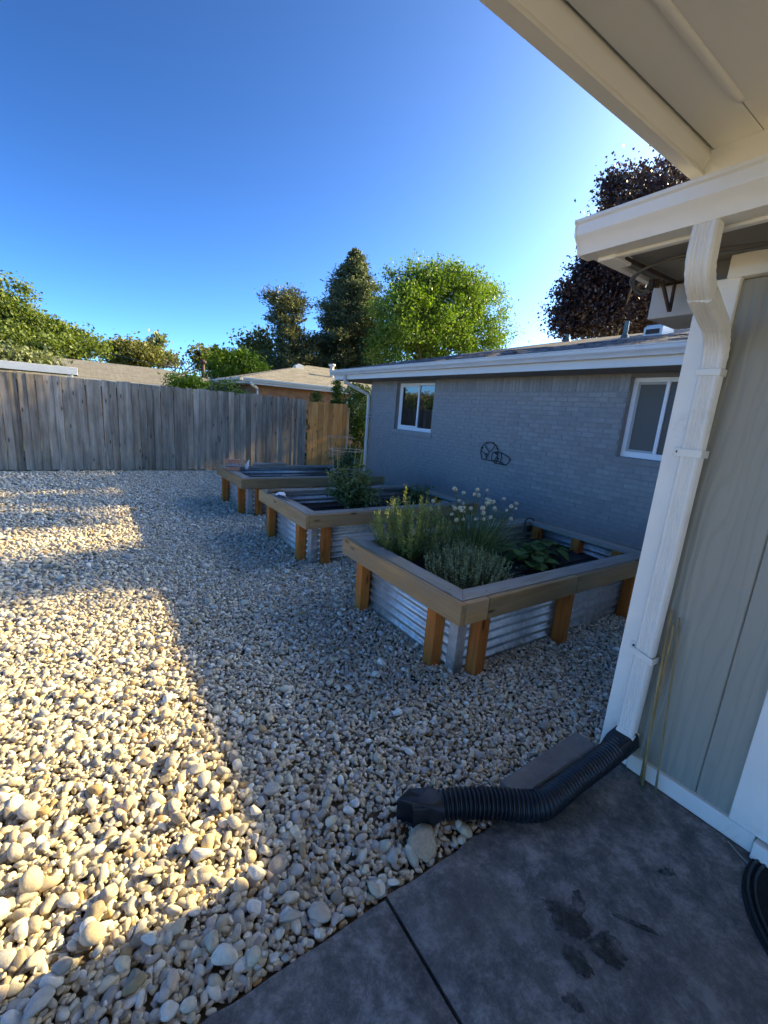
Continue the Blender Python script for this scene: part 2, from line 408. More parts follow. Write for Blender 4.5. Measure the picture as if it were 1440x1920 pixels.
def unit(a): return a/np.maximum(np.linalg.norm(a, axis=-1, keepdims=True), 1e-9)
def leaves(C, size, aspect=.55, axis=None, jitter=1.0):
    """rhombic leaves at the centres C; axis = preferred pointing direction (n,3)"""
    n = len(C); a = RNG.normal(size=(n, 3))
    if axis is not None: a = unit(axis) + jitter*unit(a)*.8
    a = unit(a); b = unit(np.cross(a, unit(RNG.normal(size=(n, 3)))))
    s = (size*(.6+.8*RNG.random(n)))[:, None]; c = np.cross(a, b)*s*.12
    return np.stack([C-a*s*.5, C+b*s*aspect*.5+c, C+a*s*.5, C-b*s*aspect*.5+c], 1)

# ------------------------------------------------------------------ ground, slab, gravel
g = MB().add([(-400, -60, -.05), (400, -60, -.05), (400, 600, -.05), (-400, 600, -.05)], [(0, 1, 2, 3)]).build('ground', 'ground_dirt')
tag(g, kind='structure')
lw = MB().add([(-60, 10.9, -.02), (60, 10.9, -.02), (60, 90, -.02), (-60, 90, -.02)], [(0, 1, 2, 3)]).build('lawn', 'lawn'); tag(lw, kind='structure')

ys_ = MB().add([(-4.6, .6, -.03), (5.76, .6, -.03), (5.76, 10.75, -.03), (-4.6, 10.75, -.03)], [(0, 1, 2, 3)]).build('yard_soil', 'yard_earth'); tag(ys_, kind='structure')
SLAB_Y, WALL_X = .875, 2.09
patio = empty('patio'); tag(patio, kind='structure')
def slab(x0, x1):
    nx = max(2, int((x1-x0)/.05)); ny = 40; y0, y1 = -2.6, SLAB_Y
    xs = np.linspace(x0, x1, nx+1); ys = np.linspace(y0, y1, ny+1); mb = MB()
    edge = [random.uniform(-.006, .006) for _ in xs]
    vs = [(x, y+(edge[i] if j == ny else 0), .012-(.008 if i in (0, nx) or j == ny else 0)) for j, y in enumerate(ys) for i, x in enumerate(xs)]
    w = nx+1; fs = [(j*w+i, j*w+i+1, (j+1)*w+i+1, (j+1)*w+i) for j in range(ny) for i in range(nx)]
    mb.add(vs, fs)
    top = [ny*w+i for i in range(w)]; b = len(mb.v)
    mb.v += [(mb.v[t][0], mb.v[t][1], -.09) for t in top]
    mb.f += [(top[i+1], top[i], b+i, b+i+1) for i in range(w-1)]
    for side in ([j*w for j in range(ny+1)], [j*w+nx for j in range(ny+1)]):
        b = len(mb.v); mb.v += [(mb.v[t][0], mb.v[t][1], -.09) for t in side]
        mb.f += [(side[j], side[j+1], b+j+1, b+j) for j in range(ny)]
    o = mb.build('slab', 'slate_concrete', patio); smooth_by_angle(o, 40); return o
slab(-6.0, .733); slab(.745, WALL_X+.05)
# stains left on the slab, with outlines of their own
def stain(cx, cy, pts):
    V = spline([(x, y, 0) for x, y in pts]+[(*pts[0], 0)], 9)[:-1]
    n = len(V); V = [p*(1+random.gauss(0, .07))+Vector((random.gauss(0, .0022), random.gauss(0, .0022), 0)) for p in V]
    o = MB().add([(cx+p.x, cy+p.y, .0155) for p in V]+[(cx, cy, .0155)], [(i, (i+1) % n, n) for i in range(n)]).build('stain', 'stain', patio); return o
stain(1.24, .49, [(-.085, .02), (-.05, .07), (-.045, .10), (0, .065), (.03, .04), (.085, .055), (.07, .005), (.03, -.005), (.02, -.05), (-.03, -.045), (-.05, -.02)])
stain(1.14, .43, [(-.03, .03), (.01, .035), (.03, .0), (.02, -.055), (-.02, -.04)])
stain(1.25, .40, [(-.05, .035), (0, .03), (.055, .015), (.05, -.03), (0, -.065), (-.03, -.03)])
stain(1.69, .40, [(-.03, .02), (0, .022), (.03, .0), (.02, -.02), (-.01, -.008)])
stain(1.40, .375, [(-.04, .065), (0, .03), (.05, -.06), (.045, -.065), (-.01, .012)])
stain(1.04, .375, [(-.02, .02), (.012, .012), (.016, -.03), (-.008, -.02)])

BEDS = [(1.73, 1.63+2.22*i) for i in range(3)]; BL, BW = 2.44, 1.45
def make_gravel():
    protos = bpy.data.collections.new('pebble_shapes')
    NP = 18
    for i in range(NP):
        bm = bmesh.new(); bmesh.ops.create_icosphere(bm, subdivisions=3 if i < 12 else 2, radius=.5)
        rs = np.random.default_rng(100+i); ph = rs.random((5, 3))*6; ang = i % 3 == 2
        cut = [(unit(rs.normal(size=3)), .25+.15*rs.random()) for _ in range(7 if ang else 2)]
        for v_ in bm.verts:
            q = np.array(v_.co)
            d = 1+.09*math.sin(3.1*q[0]*2+ph[0, 0])*math.cos(2.7*q[1]*2+ph[0, 1])+.07*math.sin(4*q[2]*2+3*q[0]+ph[1, 0])+.05*math.cos(5*q[1]+4*q[0]+ph[2, 0])
            q = q*d
            for nrm, h in cut:
                e = q@nrm-h
                if e > 0: q = q-nrm*e*(.93 if ang else .7)
            v_.co = q
        me = bpy.data.meshes.new('pebble_shape'); bm.to_mesh(me); bm.free()
        me.polygons.foreach_set('use_smooth', [True]*len(me.polygons)); me.materials.append(MATS['pebble'])
        o = bpy.data.objects.new('pebble_shape_%02d' % i, me); protos.objects.link(o)
    P, S, Rt, I = [], [], [], []
    def keep(x, y):
        d = np.stack([x, y, np.full_like(x, -CAMH)], 1)
        dz = d@np.array(CF); px = d@np.array(CR)/np.maximum(dz, .05)*FPX; py = -(d@np.array(CU))/np.maximum(dz, .05)*FPX
        ok = (dz > .1) & (px > -1700) & (px < 950) & (py < 2000) & (y > SLAB_Y+.012) & (y < 10.70) & (x < 5.74)
        ok &= ~((x > WALL_X-.02) & (y < .91))
        for bx, by in BEDS:
            ok &= ~((x > bx+.17) & (x < bx+BL-.17) & (y > by+.17) & (y < by+BW-.17))
        return ok
    def layer(x0, x1, y0, y1, cell, frac, z, lo, hi, seed, zone):
        rg = np.random.default_rng(seed)
        nx, ny = int((x1-x0)/cell), int((y1-y0)/cell)
        gx, gy = np.meshgrid(np.arange(nx), np.arange(ny)); n = gx.size
        x = x0+(gx.ravel()+.5*(gy.ravel() % 2)+rg.uniform(-.42, .42, n))*cell; y = y0+(gy.ravel()+rg.uniform(-.42, .42, n))*cell
        sm = 1/(1+np.exp(-(x-(.55+.10*np.sin(y*2.1)+.18*np.clip(1.6-y, -3, 1)+.07*np.clip(y-4, 0, 6)))/.16))   # share of small stones grows towards the beds
        k = (rg.random(n) < frac) & keep(x, y) & ((rg.random(n) < sm) if zone else (rg.random(n) > sm*.93))
        x, y = x[k], y[k]; n = len(x)
        s = lo+(hi-lo)*rg.random(n)**1.7
        fl = .42+.42*rg.random(n); el = .60+.39*rg.random(n)
        edge = np.clip((y-SLAB_Y)/.05, .35, 1)
        P.append(np.stack([x, np.where(y < SLAB_Y+s*.5, SLAB_Y+s*.5+.004, y), z+s*.12*rg.normal(size=n)+s*fl*.25], 1))
        S.append(np.stack([s*1.12, s*el, s*fl], 1))
        Rt.append(np.stack([rg.normal(0, .33, n), rg.normal(0, .33, n), rg.random(n)*6.28], 1)); I.append(rg.integers(0, NP, n))
    #      zone of big stones, two courses and a few lying on top
    layer(-5.2, 2.4, .8, 6.0, .028, 1, -.018, .026, .044, 1, 0)
    layer(-5.2, 2.4, .8, 6.0, .033, .85, -.007, .020, .056, 2, 0)
    layer(-5.2, 2.4, .8, 4.5, .023, .8, -.010, .017, .030, 41, 0)
    layer(-5.2, 2.4, .8, 4.0, .030, .5, .001, .014, .034, 21, 0)
    layer(-5.2, 2.4, .8, 6.0, .105, .30, .004, .040, .076, 5, 0)
    layer(-5.2, 2.4, .8, 2.1, .085, .42, .003, .046, .078, 31, 0)
    layer(-4.5, 2.6, 6.0, 10.72, .036, 1, -.016, .033, .056, 11, 0)
    layer(-4.5, 2.6, 6.0, 10.72, .052, .7, -.002, .030, .064, 12, 0)
    layer(-.6, 5.75, .8, 5.2, .0190, .84, -.013, .017, .029, 3, 1)
    layer(-.6, 5.75, .8, 5.2, .024, .55, -.004, .014, .036, 4, 1)
    layer(-.6, 5.75, 5.2, 10.72, .029, 1, -.013, .025, .042, 6, 1)
    layer(-.6, 5.75, .8, 10.72, .13, .3, -.002, .030, .056, 8, 1)
    P_, S_, R_, I_ = map(np.concatenate, (P, S, Rt, I))
    me = bpy.data.meshes.new('gravel'); n = len(P_); me.vertices.add(n)
    me.vertices.foreach_set('co', P_.astype(np.float32).ravel())
    for nm, ty, dat in (('p_scale', 'FLOAT_VECTOR', S_), ('p_rot', 'FLOAT_VECTOR', R_)):
        me.attributes.new(nm, ty, 'POINT').data.foreach_set('vector', dat.astype(np.float32).ravel())
    me.attributes.new('p_idx', 'INT', 'POINT').data.foreach_set('value', I_.astype(np.int32))
    me.materials.append(MATS['pebble'])
    ob = bpy.data.objects.new('gravel', me); col.objects.link(ob)
    ng = bpy.data.node_groups.new('scatter_pebbles', 'GeometryNodeTree')
    ng.interface.new_socket('Geometry', in_out='INPUT', socket_type='NodeSocketGeometry'); ng.interface.new_socket('Geometry', in_out='OUTPUT', socket_type='NodeSocketGeometry')
    gi = ng.nodes.new('NodeGroupInput'); go = ng.nodes.new('NodeGroupOutput')
    ci = ng.nodes.new('GeometryNodeCollectionInfo'); ci.inputs['Collection'].default_value = protos
    ci.inputs['Separate Children'].default_value = True; ci.inputs['Reset Children'].default_value = True
    ip = ng.nodes.new('GeometryNodeInstanceOnPoints'); ip.inputs['Pick Instance'].default_value = True
    def na(nm, ty):
        q = ng.nodes.new('GeometryNodeInputNamedAttribute'); q.data_type = ty; q.inputs['Name'].default_value = nm
        return [s for s in q.outputs if s.enabled and s.name == 'Attribute'][0]
    ng.links.new(gi.outputs[0], ip.inputs['Points']); ng.links.new(ci.outputs[0], ip.inputs['Instance'])
    ng.links.new(na('p_idx', 'INT'), ip.inputs['Instance Index']); ng.links.new(na('p_scale', 'FLOAT_VECTOR'), ip.inputs['Scale'])
    ng.links.new(na('p_rot', 'FLOAT_VECTOR'), ip.inputs['Rotation']); ng.links.new(ip.outputs[0], go.inputs[0])
    md = ob.modifiers.new('scatter', 'NODES'); md.node_group = ng
    tag(ob, 'rounded cream, tan and grey river pebbles covering the whole yard', 'gravel', kind='stuff')
    print('pebbles', n)
make_gravel()

# ------------------------------------------------------------------ gutters and downspouts
def gutter_poly(s=1.0):                # K-style section: (out, up), back at out=0
    q = [(0, 0), (0, .118), (.004, .118), (.004, .006), (.070, .006), (.074, .018), (.080, .034), (.094, .050), (.106, .064), (.109, .080), (.109, .098), (.103, .103), (.103, .112), (.112, .118),
         (.121, .116), (.122, .104), (.114, .098), (.114, .080), (.111, .061), (.098, .046), (.085, .031), (.079, .015), (.074, 0)]
    return [(a*s, b*s) for a, b in q]
def gutter(name, mat, xback, y0, y1, zbot, parent, s=1.0):     # opens upwards, faces -X
    poly = [(xback-u, zbot+w) for u, w in gutter_poly(s)]
    o = MB().prism(poly, 1, y0, y1).build(name, mat, parent); smooth_by_angle(o, 30)
    solid = [(a*s, b*s) for a, b in [(0, 0), (0, .118), (.112, .118), (.121, .116), (.122, .104), (.114, .098), (.114, .080), (.111, .061), (.098, .046), (.085, .031), (.079, .015), (.074, 0)]]
    MB().prism([(xback-u*1.02, zbot+w*1.01-.001) for u, w in solid], 1, y1-.004, y1+.003).build('end_cap', mat, o)
    return o
def spout_profile(wy, dx, ribs=4):     # hollow-ribbed rectangular downspout, closed polygon (along path frame u,w)
    a, b = dx/2, wy/2; r = .008; pts = []
    def side(p0, p1, nrm, n):
        for i in range(n*2+1):
            t = .2+.6*i/(n*2); d = -.0032 if i % 2 else 0
            pts.append((p0[0]+(p1[0]-p0[0])*t+nrm[0]*d, p0[1]+(p1[1]-p0[1])*t+nrm[1]*d))
    cs = [(a, -b), (a, b), (-a, b), (-a, -b)]; nr = [(1, 0), (0, 1), (-1, 0), (0, -1)]
    for i in range(4):
        p0, p1 = cs[i], cs[(i+1) % 4]
        d = (Vector(p1)-Vector(p0)).normalized()
        pts.append((p0[0]+d.x*r, p0[1]+d.y*r)); side(p0, p1, nr[i], ribs); pts.append((p1[0]-d.x*r, p1[1]-d.y*r))
    return pts

# ------------------------------------------------------------------ the grey painted brick house
GX = 5.76; GY0, GY1 = -3.0, 9.26
house = empty('brick_house', (GX, 5, 0)); tag(house, 'grey-blue painted brick house with white gutter and dark shingle roof', 'house')
HW = Matrix.Translation((-GX, -5, 0))
def H(o):                               # re-express an object built in world space under the house
    o.location = Vector(o.location)+Vector((-GX, -5, 0)); o.parent = house; return o
WINS = [(6.88, 8.18, 1.295, 2.30), (2.12, 3.04, 1.295, 2.30)]
# backing wall with window openings
mb = MB(); ys = sorted([GY0, GY1]+[y for w in WINS for y in w[:2]])
for i in range(len(ys)-1):
    a, b = ys[i], ys[i+1]; op = [w for w in WINS if abs(w[0]-a) < 1e-6]
    if op:
        mb.box(GX+.0055, GX+.2, a, b, -.1, op[0][2]-.002); mb.box(GX+.0055, GX+.2, a, b, op[0][3], 2.36)
    else: mb.box(GX+.0055, GX+.2, a, b, -.1, 2.36)
mb.box(GX+.2, 12.4, GY1-.2, GY1-.004, -.1, 2.36); mb.box(12.2, 12.4, GY0, GY1-.2, -.1, 2.36)
wall = H(mb.build('wall', 'painted_brick'))
# bricks
BLn, BHt, BJ = .203, .0677, .010
specs = []
zrow = 0
while True:
    z0 = .02+zrow*BHt
    if z0+BHt > 2.125: break
    off = (zrow % 2)*BLn/2
    y = GY1
    yy = GY1+off-BLn if off else GY1
    segs = []
    y1 = GY1; first = True
    while y1 > 1.0:
        y0 = y1-(BLn/2 if (first and off) else BLn); first = False; segs.append((y0+BJ, y1)); y1 = y0
    for a, b in segs:
        for (wa, wb, wz0, wz1) in WINS:
            if z0+BHt > wz0-.085 and z0 < wz1:
                if a < wb+.055 and b > wa-.055 and z0+BHt*.5 < wz0: a, b = (max(a, wb+.055), b) if b > wb+.055 else (a, min(b, wa-.055))
                elif z0+BHt*.5 >= wz0 and a < wb and b > wa: a, b = (max(a, wb), b) if b > wb else (a, min(b, wa))
        if b-a > .03: specs.append((a, b, z0, z0+BHt-BJ))
    zrow += 1
ztop = .02+zrow*BHt
y1 = GY1
while y1 > 1.0:                         # soldier course along the top
    a, b = y1-.0677+BJ, y1
    if not any(a < wb and b > wa for wa, wb, _, _ in WINS): specs.append((a, b, ztop, 2.335))
    y1 -= .0677
def brick_key(sp):
    c = Vector((GX, (sp[0]+sp[1])/2, (sp[2]+sp[3])/2)); d = c-Vector((0, 0, CAMH))
    hid = c.y < 2.75 or (c.z < .5 and c.y < 8) or (c.y > 7.5 and c.z < .9)
    return (hid, d.length*((sp[3]-sp[2])**-.5))
specs.sort(key=brick_key)
bcache = {}
rest = MB()
for i, (a, b, z0, z1) in enumerate(specs):
    jit = random.uniform(-.0025, .002)
    if i < 300:
        k = (round(b-a, 3), round(z1-z0, 3))
        if k not in bcache: bcache[k] = MB().cbox(0, .03, -(b-a)/2, (b-a)/2, -(z1-z0)/2, (z1-z0)/2, .0035).mesh('brick')
        o = link('brick', bcache[k], 'painted_brick', wall, (GX+jit-GX, (a+b)/2-5, (z0+z1)/2)); o.parent = wall
        o.location = Vector((GX+jit, (a+b)/2, (z0+z1)/2)); 
        o.rotation_euler = (random.gauss(0, .006), random.gauss(0, .006), random.gauss(0, .008))
    else: rest.cbox(GX+jit, GX+.03, a, b, z0, z1, .0035)
tag(rest.build('brick_courses', 'painted_brick', wall), kind='stuff')
# windows
for wi, (y0, y1, z0, z1) in enumerate(WINS):
    xf = GX+.095; fw = .055
    w = MB(); w.cbox(xf, xf+.06, y0, y1, z0, z0+fw+.02); w.cbox(xf, xf+.06, y0, y1, z1-fw, z1)
    w.cbox(xf+.001, xf+.06, y0, y0+fw, z0+fw+.02, z1-fw); w.cbox(xf+.001, xf+.06, y1-fw, y1, z0+fw+.02, z1-fw)
    fr = H(w.build('window', 'white_vinyl')); tag(fr, 'white sliding window in the wall end nearest the fence' if wi == 0 else 'white sliding window with grey screen beside the downspout')
    ym = (y0+y1)/2-(.02 if wi == 0 else -.05); a, b, c, d = y0+fw, y1-fw, z0+fw+.02, z1-fw
    MB().cbox(xf+.012, xf+.05, ym-.022, ym+.022, c, d).build('mullion', 'white_vinyl', fr)
    s = MB(); t = .028                   # the sliding sash on the far side
    s.cbox(xf+.018, xf+.045, ym+.022, b, c, c+t); s.cbox(xf+.018, xf+.045, ym+.022, b, d-t, d); s.cbox(xf+.018, xf+.045, b-t, b, c+t, d-t)
    s.build('sash', 'white_vinyl' if wi == 0 else 'beam_grey', fr)
    MB().box(xf+.030, xf+.034, ym+.022, b-t, c+t, d-t).build('pane', 'dark_glass' if wi == 0 else 'screened_glass', fr)
    MB().box(xf+.036, xf+.040, a, ym-.022, c, d).build('pane', 'dark_glass' if wi == 0 else 'blind_glass', fr)
    q = H(MB().cbox(GX-.012, GX+.15, y0-.05, y1+.05, z0-.082, z0-.003, .004).build('sill', 'painted_brick'))
    q2 = H(MB().cbox(GX-.004, GX+.16, y0, y1, z1+.002, 2.345, .003).build('head_board', 'grey_paint'))
    q3 = H(MB().cbox(GX+.004, GX+.155, y1+.001, y1+.030, z0, z1, .003).build('jamb', 'grey_paint'))
# roof: hip at the far end
EX, EZ, SL = 5.18, 2.575, .245; RX = 9.0; RZ = EZ+SL*(RX-EX); HY = 10.22; far = 2*RX-EX
rp = [(EX, GY0, EZ), (EX, HY, EZ), (far, HY, EZ), (far, GY0, EZ), (RX, GY0, RZ), (RX, HY-(RX-EX), RZ)]
t = .03
mb = MB().add(rp+[(x, y, z-t) for x, y, z in rp], [(0, 4, 5, 1), (1, 5, 2), (3, 2, 5, 4), (0, 1, 7, 6), (1, 2, 8, 7), (6, 7, 11, 10), (7, 8, 11), (8, 9, 10, 11), (9, 3, 4, 10), (10, 4, 0, 6), (2, 3, 9, 8)])
roof = H(mb.build('roof', 'shingle_dark'))
nt = MATS['shingle_dark'].node_tree     # rows run along Y on this roof
# shingle butts along the lowest courses, each a thin raised tab row
def shingle_rows(n, parent):
    for r_ in range(n):
        x0 = EX-.012+r_*.14; mbx = MB(); y = 1.2
        while y < HY-.35-x0+EX:
            L = random.uniform(.22, .42); zz = EZ+SL*(x0-EX)
            h = random.choice((.006, .010, .016))
            mbx.add([(x0, y, zz+.001), (x0, y+L-.006, zz+.001), (x0, y+L-.006, zz+.001+h), (x0, y, zz+.001+h), (x0+.15, y, zz+SL*.15+.003+h*.2), (x0+.15, y+L-.006, zz+SL*.15+.003+h*.2)], [(0, 3, 2, 1), (3, 4, 5, 2)])
            y += L
        o = mbx.build('shingle_row', 'shingle_dark', parent); tag(o, kind='stuff')
shingle_rows(12, roof)
# fascia, soffit, gutter, downspout
H(MB().cbox(EX+.03, EX+.055, GY0, HY-.05, 2.345, EZ-.02, .003).build('fascia', 'soffit_white'))
H(MB().cbox(EX+.055, far-.05, HY-.075, HY-.05, 2.345, EZ-.02, .003).build('fascia', 'soffit_white'))
H(MB().box(EX+.056, GX+.0055, GY0, HY-.076, 2.346, 2.358).build('soffit', 'soffit_grey'))
H(MB().box(GX+.0055, far-.1, GY1-.003, HY-.076, 2.346, 2.358).build('soffit', 'soffit_grey'))
gt = H(gutter('gutter', 'gutter_metal', EX+.03, GY0, HY, EZ-.125, None))
pr = [(a, b) for a, b in spout_profile(.075, .05, 2)]
path = spline([(EX-.02, 9.55, 2.44), (EX-.02, 9.55, 2.36), (EX+.06, 9.52, 2.26), (5.55, 9.33, 2.10), (5.68, 9.27, 2.03), (5.695, 9.25, 1.92), (5.695, 9.245, 1.0), (5.695, 9.24, .12), (5.62, 9.23, .04)], 4)
ds = H(smooth_by_angle(MB().sweep(path, pr, up=(1, 0, 0)).build('downspout', 'gutter_metal')))
MB().cbox(5.664, 5.765, 9.200, 9.292, 1.50, 1.53, .002).build('strap', 'gutter_metal', ds)
# roof vents
def vent_pipe(x, y, h, r, mat):
    z = EZ+SL*(x-EX); mb = MB(); mb.tube([(x, y, z-.03), (x, y, z+h)], r, 12); mb.tube([(x, y, z-.02), (x, y, z+.05), (x, y, z+.07)], [r*2.2, r*1.4, r], 12)
    o = H(smooth_by_angle(mb.build('vent_pipe', mat))); return o
vent_pipe(7.45, 4.17, .26, .035, 'vent_green'); vent_pipe(8.6, 6.05, .14, .04, 'vent_green')
vz = EZ+SL*(7.6-EX); mb = MB()
mb.prism([(7.42, vz-.06), (7.78, vz+.02), (7.78, vz+.12), (7.70, vz+.17), (7.50, vz+.13), (7.42, vz+.07)], 1, 3.58, 3.86)
vb = H(mb.build('roof_vent', 'gutter_metal')); MB().box(7.405, 7.425, 3.62, 3.82, vz-.02, vz+.05).build('louvre', 'rust_iron', vb)

# iron wall ornament of two flower baskets
art = empty('wall_ornament', (GX-.03, 5.05, 1.08)); tag(art, 'black iron ornament of two overlapping baskets hung on the brick wall', 'ornament')
def rod(pts, r=.0075, name='rod', n=6): return MB().tube(spline(pts, n) if len(pts) > 2 else pts, r, 6).build(name, 'black_iron', art, smooth=True)
def ap(u, w): return (0, -u, w)         # u to the right as seen, w up
arc = [ap(-.17+.20*math.cos(a)*1.0+.0, .02+.17*math.sin(a)) for a in np.linspace(math.pi, 0, 9)]
rod([ap(-.31, -.12), ap(-.36, -.02)]+arc[1:-1]+[ap(.03, 0), ap(-.04, -.12)], name='basket_rim'); rod([ap(-.31, -.12), ap(-.04, -.12)], name='basket_foot')
rod([ap(-.17, .03), ap(-.10, .07), ap(-.06, .16)]); rod([ap(-.17, .03), ap(-.24, .08), ap(-.28, .13)]); rod([ap(-.17, .03), ap(-.20, -.05), ap(-.22, -.12)]); rod([ap(-.30, .0), ap(-.24, -.03), ap(-.22, -.12)])
rod([ap(-.01, -.15), ap(-.09, -.09), ap(-.08, .02), ap(.06, .045), ap(.22, -.0), ap(.31, -.05), ap(.24, -.15)], name='basket_rim'); rod([ap(-.01, -.15), ap(.24, -.15)], name='basket_foot')
rod([ap(.0, .03), ap(.03, -.06), ap(.02, -.15)]); rod([ap(.10, .04), ap(.12, -.05), ap(.10, -.15)]); rod([ap(-.06, -.12), ap(.06, -.11), ap(.2, -.15)])
for u, w in [(-.34, .08), (-.26, .17), (-.10, .18), (0, .10), (-.35, .01), (-.22, -.02), (-.02, .02), (.11, .03), (.30, -.06), (.05, -.07)]:
    mb = MB(); mb.tube([ap(u, w-.016), ap(u, w-.008), ap(u, w+.008), ap(u, w+.016)], [.004, .013, .013, .004], 7); mb.build('leaf_bead', 'black_iron', art, smooth=True)

# ------------------------------------------------------------------ the near wing of the house: siding wall, trim, gutter, downspout
near = empty('siding_house', (WALL_X, 0, 0)); tag(near, 'grey wood-grain siding wall with white trim, eave and gutter', 'house')
NH = Vector((-WALL_X, 0, 0))
def Nn(o): o.location = Vector(o.location)+NH; o.parent = near; return o
DEP = 3.1
Nn(MB().box(WALL_X+.02, DEP, -3, .872, .0, 2.29).build('wall', 'grey_paint'))
gy = [.872, .480, .10, -.55, -1.4, -3]
for i in range(len(gy)-1):
    a, b = gy[i+1], gy[i]; g_ = .0025
    Nn(MB().cbox(WALL_X+.004, WALL_X+.03, a+g_/2, b-g_/2, .085, 2.20, .004).build('siding_panel', 'siding'))
Nn(MB().cbox(WALL_X-.016, WALL_X+.04, .755, .895, .02, 2.21, .003).build('corner_board', 'white_trim'))
Nn(MB().cbox(WALL_X+.041, WALL_X+.16, .874, .894, .02, 2.21, .003).build('corner_board', 'white_trim'))
Nn(MB().cbox(WALL_X-.018, WALL_X+.03, .262, .753, .016, .098, .003).build('base_board', 'white_trim'))
Nn(MB().cbox(WALL_X-.022, WALL_X+.03, .215, .352, .102, 2.20, .003).build('door_trim', 'white_trim'))
Nn(MB().cbox(WALL_X-.038, WALL_X+.03, .06, .212, .10, 2.20, .003).build('door_trim', 'white_trim'))
Nn(MB().cbox(WALL_X-.045, WALL_X+.03, -.9, .258, .016, .09, .003).build('door_sill', 'white_trim'))
Nn(MB().cbox(WALL_X-.026, WALL_X+.04, -3, .80, 2.205, 2.289, .003).build('frieze_board', 'white_trim'))
# roof of the wing
NEX, NEZ, NS = 1.735, 2.40, .25; RY = 1.165; nrx = (NEX+DEP+.1)/2; nrz = NEZ+NS*(nrx-NEX)
poly = [(NEX, NEZ), (nrx, nrz), (DEP+.1, NEZ), (DEP+.1, NEZ-.04), (nrx, nrz-.04), (NEX, NEZ-.04)]
Nn(MB().prism(poly, 1, -3.2, RY+.015).build('roof', 'shingle_dark'))
Nn(MB().box(NEX+.03, DEP+.08, -3.1, RY-.03, 2.291, 2.303).build('soffit', 'soffit_grey'))
gpoly = [(WALL_X+.03, 2.304), (DEP, 2.304), (DEP, NEZ-.05), (nrx, nrz-.05), (WALL_X+.03, NEZ+NS*(WALL_X+.03-NEX)-.05)]
Nn(MB().prism(gpoly, 1, .80, .872).build('gable', 'siding'))
Nn(MB().cbox(NEX+.002, NEX+.03, -3.1, RY-.028, 2.262, NEZ-.045, .003).build('fascia', 'white_trim'))
rk = [(NEX+.002, 2.275), (DEP+.08, 2.275), (DEP+.08, NEZ-.042), (nrx, nrz-.045), (NEX+.002, NEZ-.042)]
Nn(MB().prism(rk, 1, RY-.027, RY-.002).build('rake_board', 'white_trim'))
Nn(MB().cbox(NEX-.004, NEX+.12, RY-.10, RY-.0275, 2.258, 2.290, .003).build('cover_plate', 'white_trim'))
g2 = Nn(gutter('gutter', 'cream_metal', NEX, -3.1, RY+.015, 2.272, None, 1.0))
# boxed beam end under the gable overhang and its iron bracket
bb = Nn(MB().cbox(2.24, 2.52, .898, RY-.004, 2.135, 2.273, .004).build('box_beam', 'beam_grey'))
br = empty('bracket', (2.2, 1.08, 2.28)); tag(br, 'dark rusty V-shaped iron bracket hanging under the gable soffit', 'bracket')
def BR(p): return (p[0]-2.2, p[1]-1.08, p[2]-2.28)
for nm, a, b in (('arm', (1.80, 1.066, 2.274), (2.205, 1.052, 2.272)), ('strut', (2.12, 1.066, 2.262), (2.19, 1.044, 2.145)), ('strut', (2.203, 1.050, 2.262), (2.19, 1.042, 2.145))):
    MB().sweep([BR(a), BR(b)], [(-.0055, -.0055), (.0055, -.0055), (.0055, .0055), (-.0055, .0055)]).build(nm, 'rust_iron', br)
cb = MB()
for off in (0, .014):
    cb.tube(spline([(1.95, .62, 2.262-off), (1.90, .86, 2.268-off), (1.93, 1.02, 2.268), (1.985, 1.108+off*.7, 2.262), (2.02, 1.135+off*.7, 2.242), (2.07, 1.128, 2.222-off), (2.10, 1.10, 2.228)], 8), .006, 8)
tag(cb.build('cable', 'cable', smooth=True), 'dark grey looped cable hanging under the gable soffit', 'cable')
mb = MB(); mb.box(2.085, 2.10, 1.085, 1.105, 2.225, 2.266); mb.tube([(2.112, 1.08, 2.268), (2.112, 1.08, 2.235)], .010, 8)
tag(mb.build('lamp_fitting', 'rust_iron'), 'small dark metal fitting clipped beside the iron bracket', 'fitting')

# the downspout on the corner board
WY, DX = .076, .054; prof = spout_profile(WY, DX, 4)
CY = .770; XW = WALL_X-.016-DX/2-.003; XT = NEX-.046
pth = [(XT, CY-.03, 2.285), (XT, CY-.03, 2.25), (XT, CY-.03, 2.20)]
sp = []
def arcpts(p0, p1, p2, n): return [Vector(p0)*(1-t)**2+2*Vector(p1)*t*(1-t)+Vector(p2)*t*t for t in np.linspace(0, 1, n)]
a_ = arcpts((XT, CY-.03, 2.20), (XT, CY-.03, 2.115), (XT+.085, CY-.022, 2.085), 11)
b_ = arcpts((XW-.11, CY-.012, 2.025), (XW, CY, 1.985), (XW, CY, 1.90), 13)
full = pth[:2]+[tuple(x) for x in a_]+[tuple(x) for x in b_]+[(XW, CY, 1.86), (XW, CY, 1.2), (XW, CY+.002, .6), (XW, CY+.004, .15)]
rad = []
for i, q in enumerate(full):
    r_ = 1.0
    if 2 <= i < 13: r_ = 1.03-(.035 if i % 2 else 0)*(i > 4)
    elif 13 <= i < 26: r_ = 1.03-(.05 if i % 2 else 0)
    rad.append(r_)
dsp = Nn(smooth_by_angle(MB().sweep(full, prof, rad, up=(1, 0, 0)).build('downspout', 'cream_metal'), 28))
MB().sweep([tuple(a_[-1]-Vector((.004, 0, .003))), tuple(b_[0]+Vector((.01, 0, -.006)))], [(x*1.07, y*1.05) for x, y in prof], up=(1, 0, 0)).build('coupling', 'cream_metal', dsp)
MB().cbox(XW-DX/2-.004, XW+DX/2+.006, CY-WY/2-.004, CY+WY/2+.004, 1.842, 1.87, .003).build('collar', 'cream_metal', dsp)
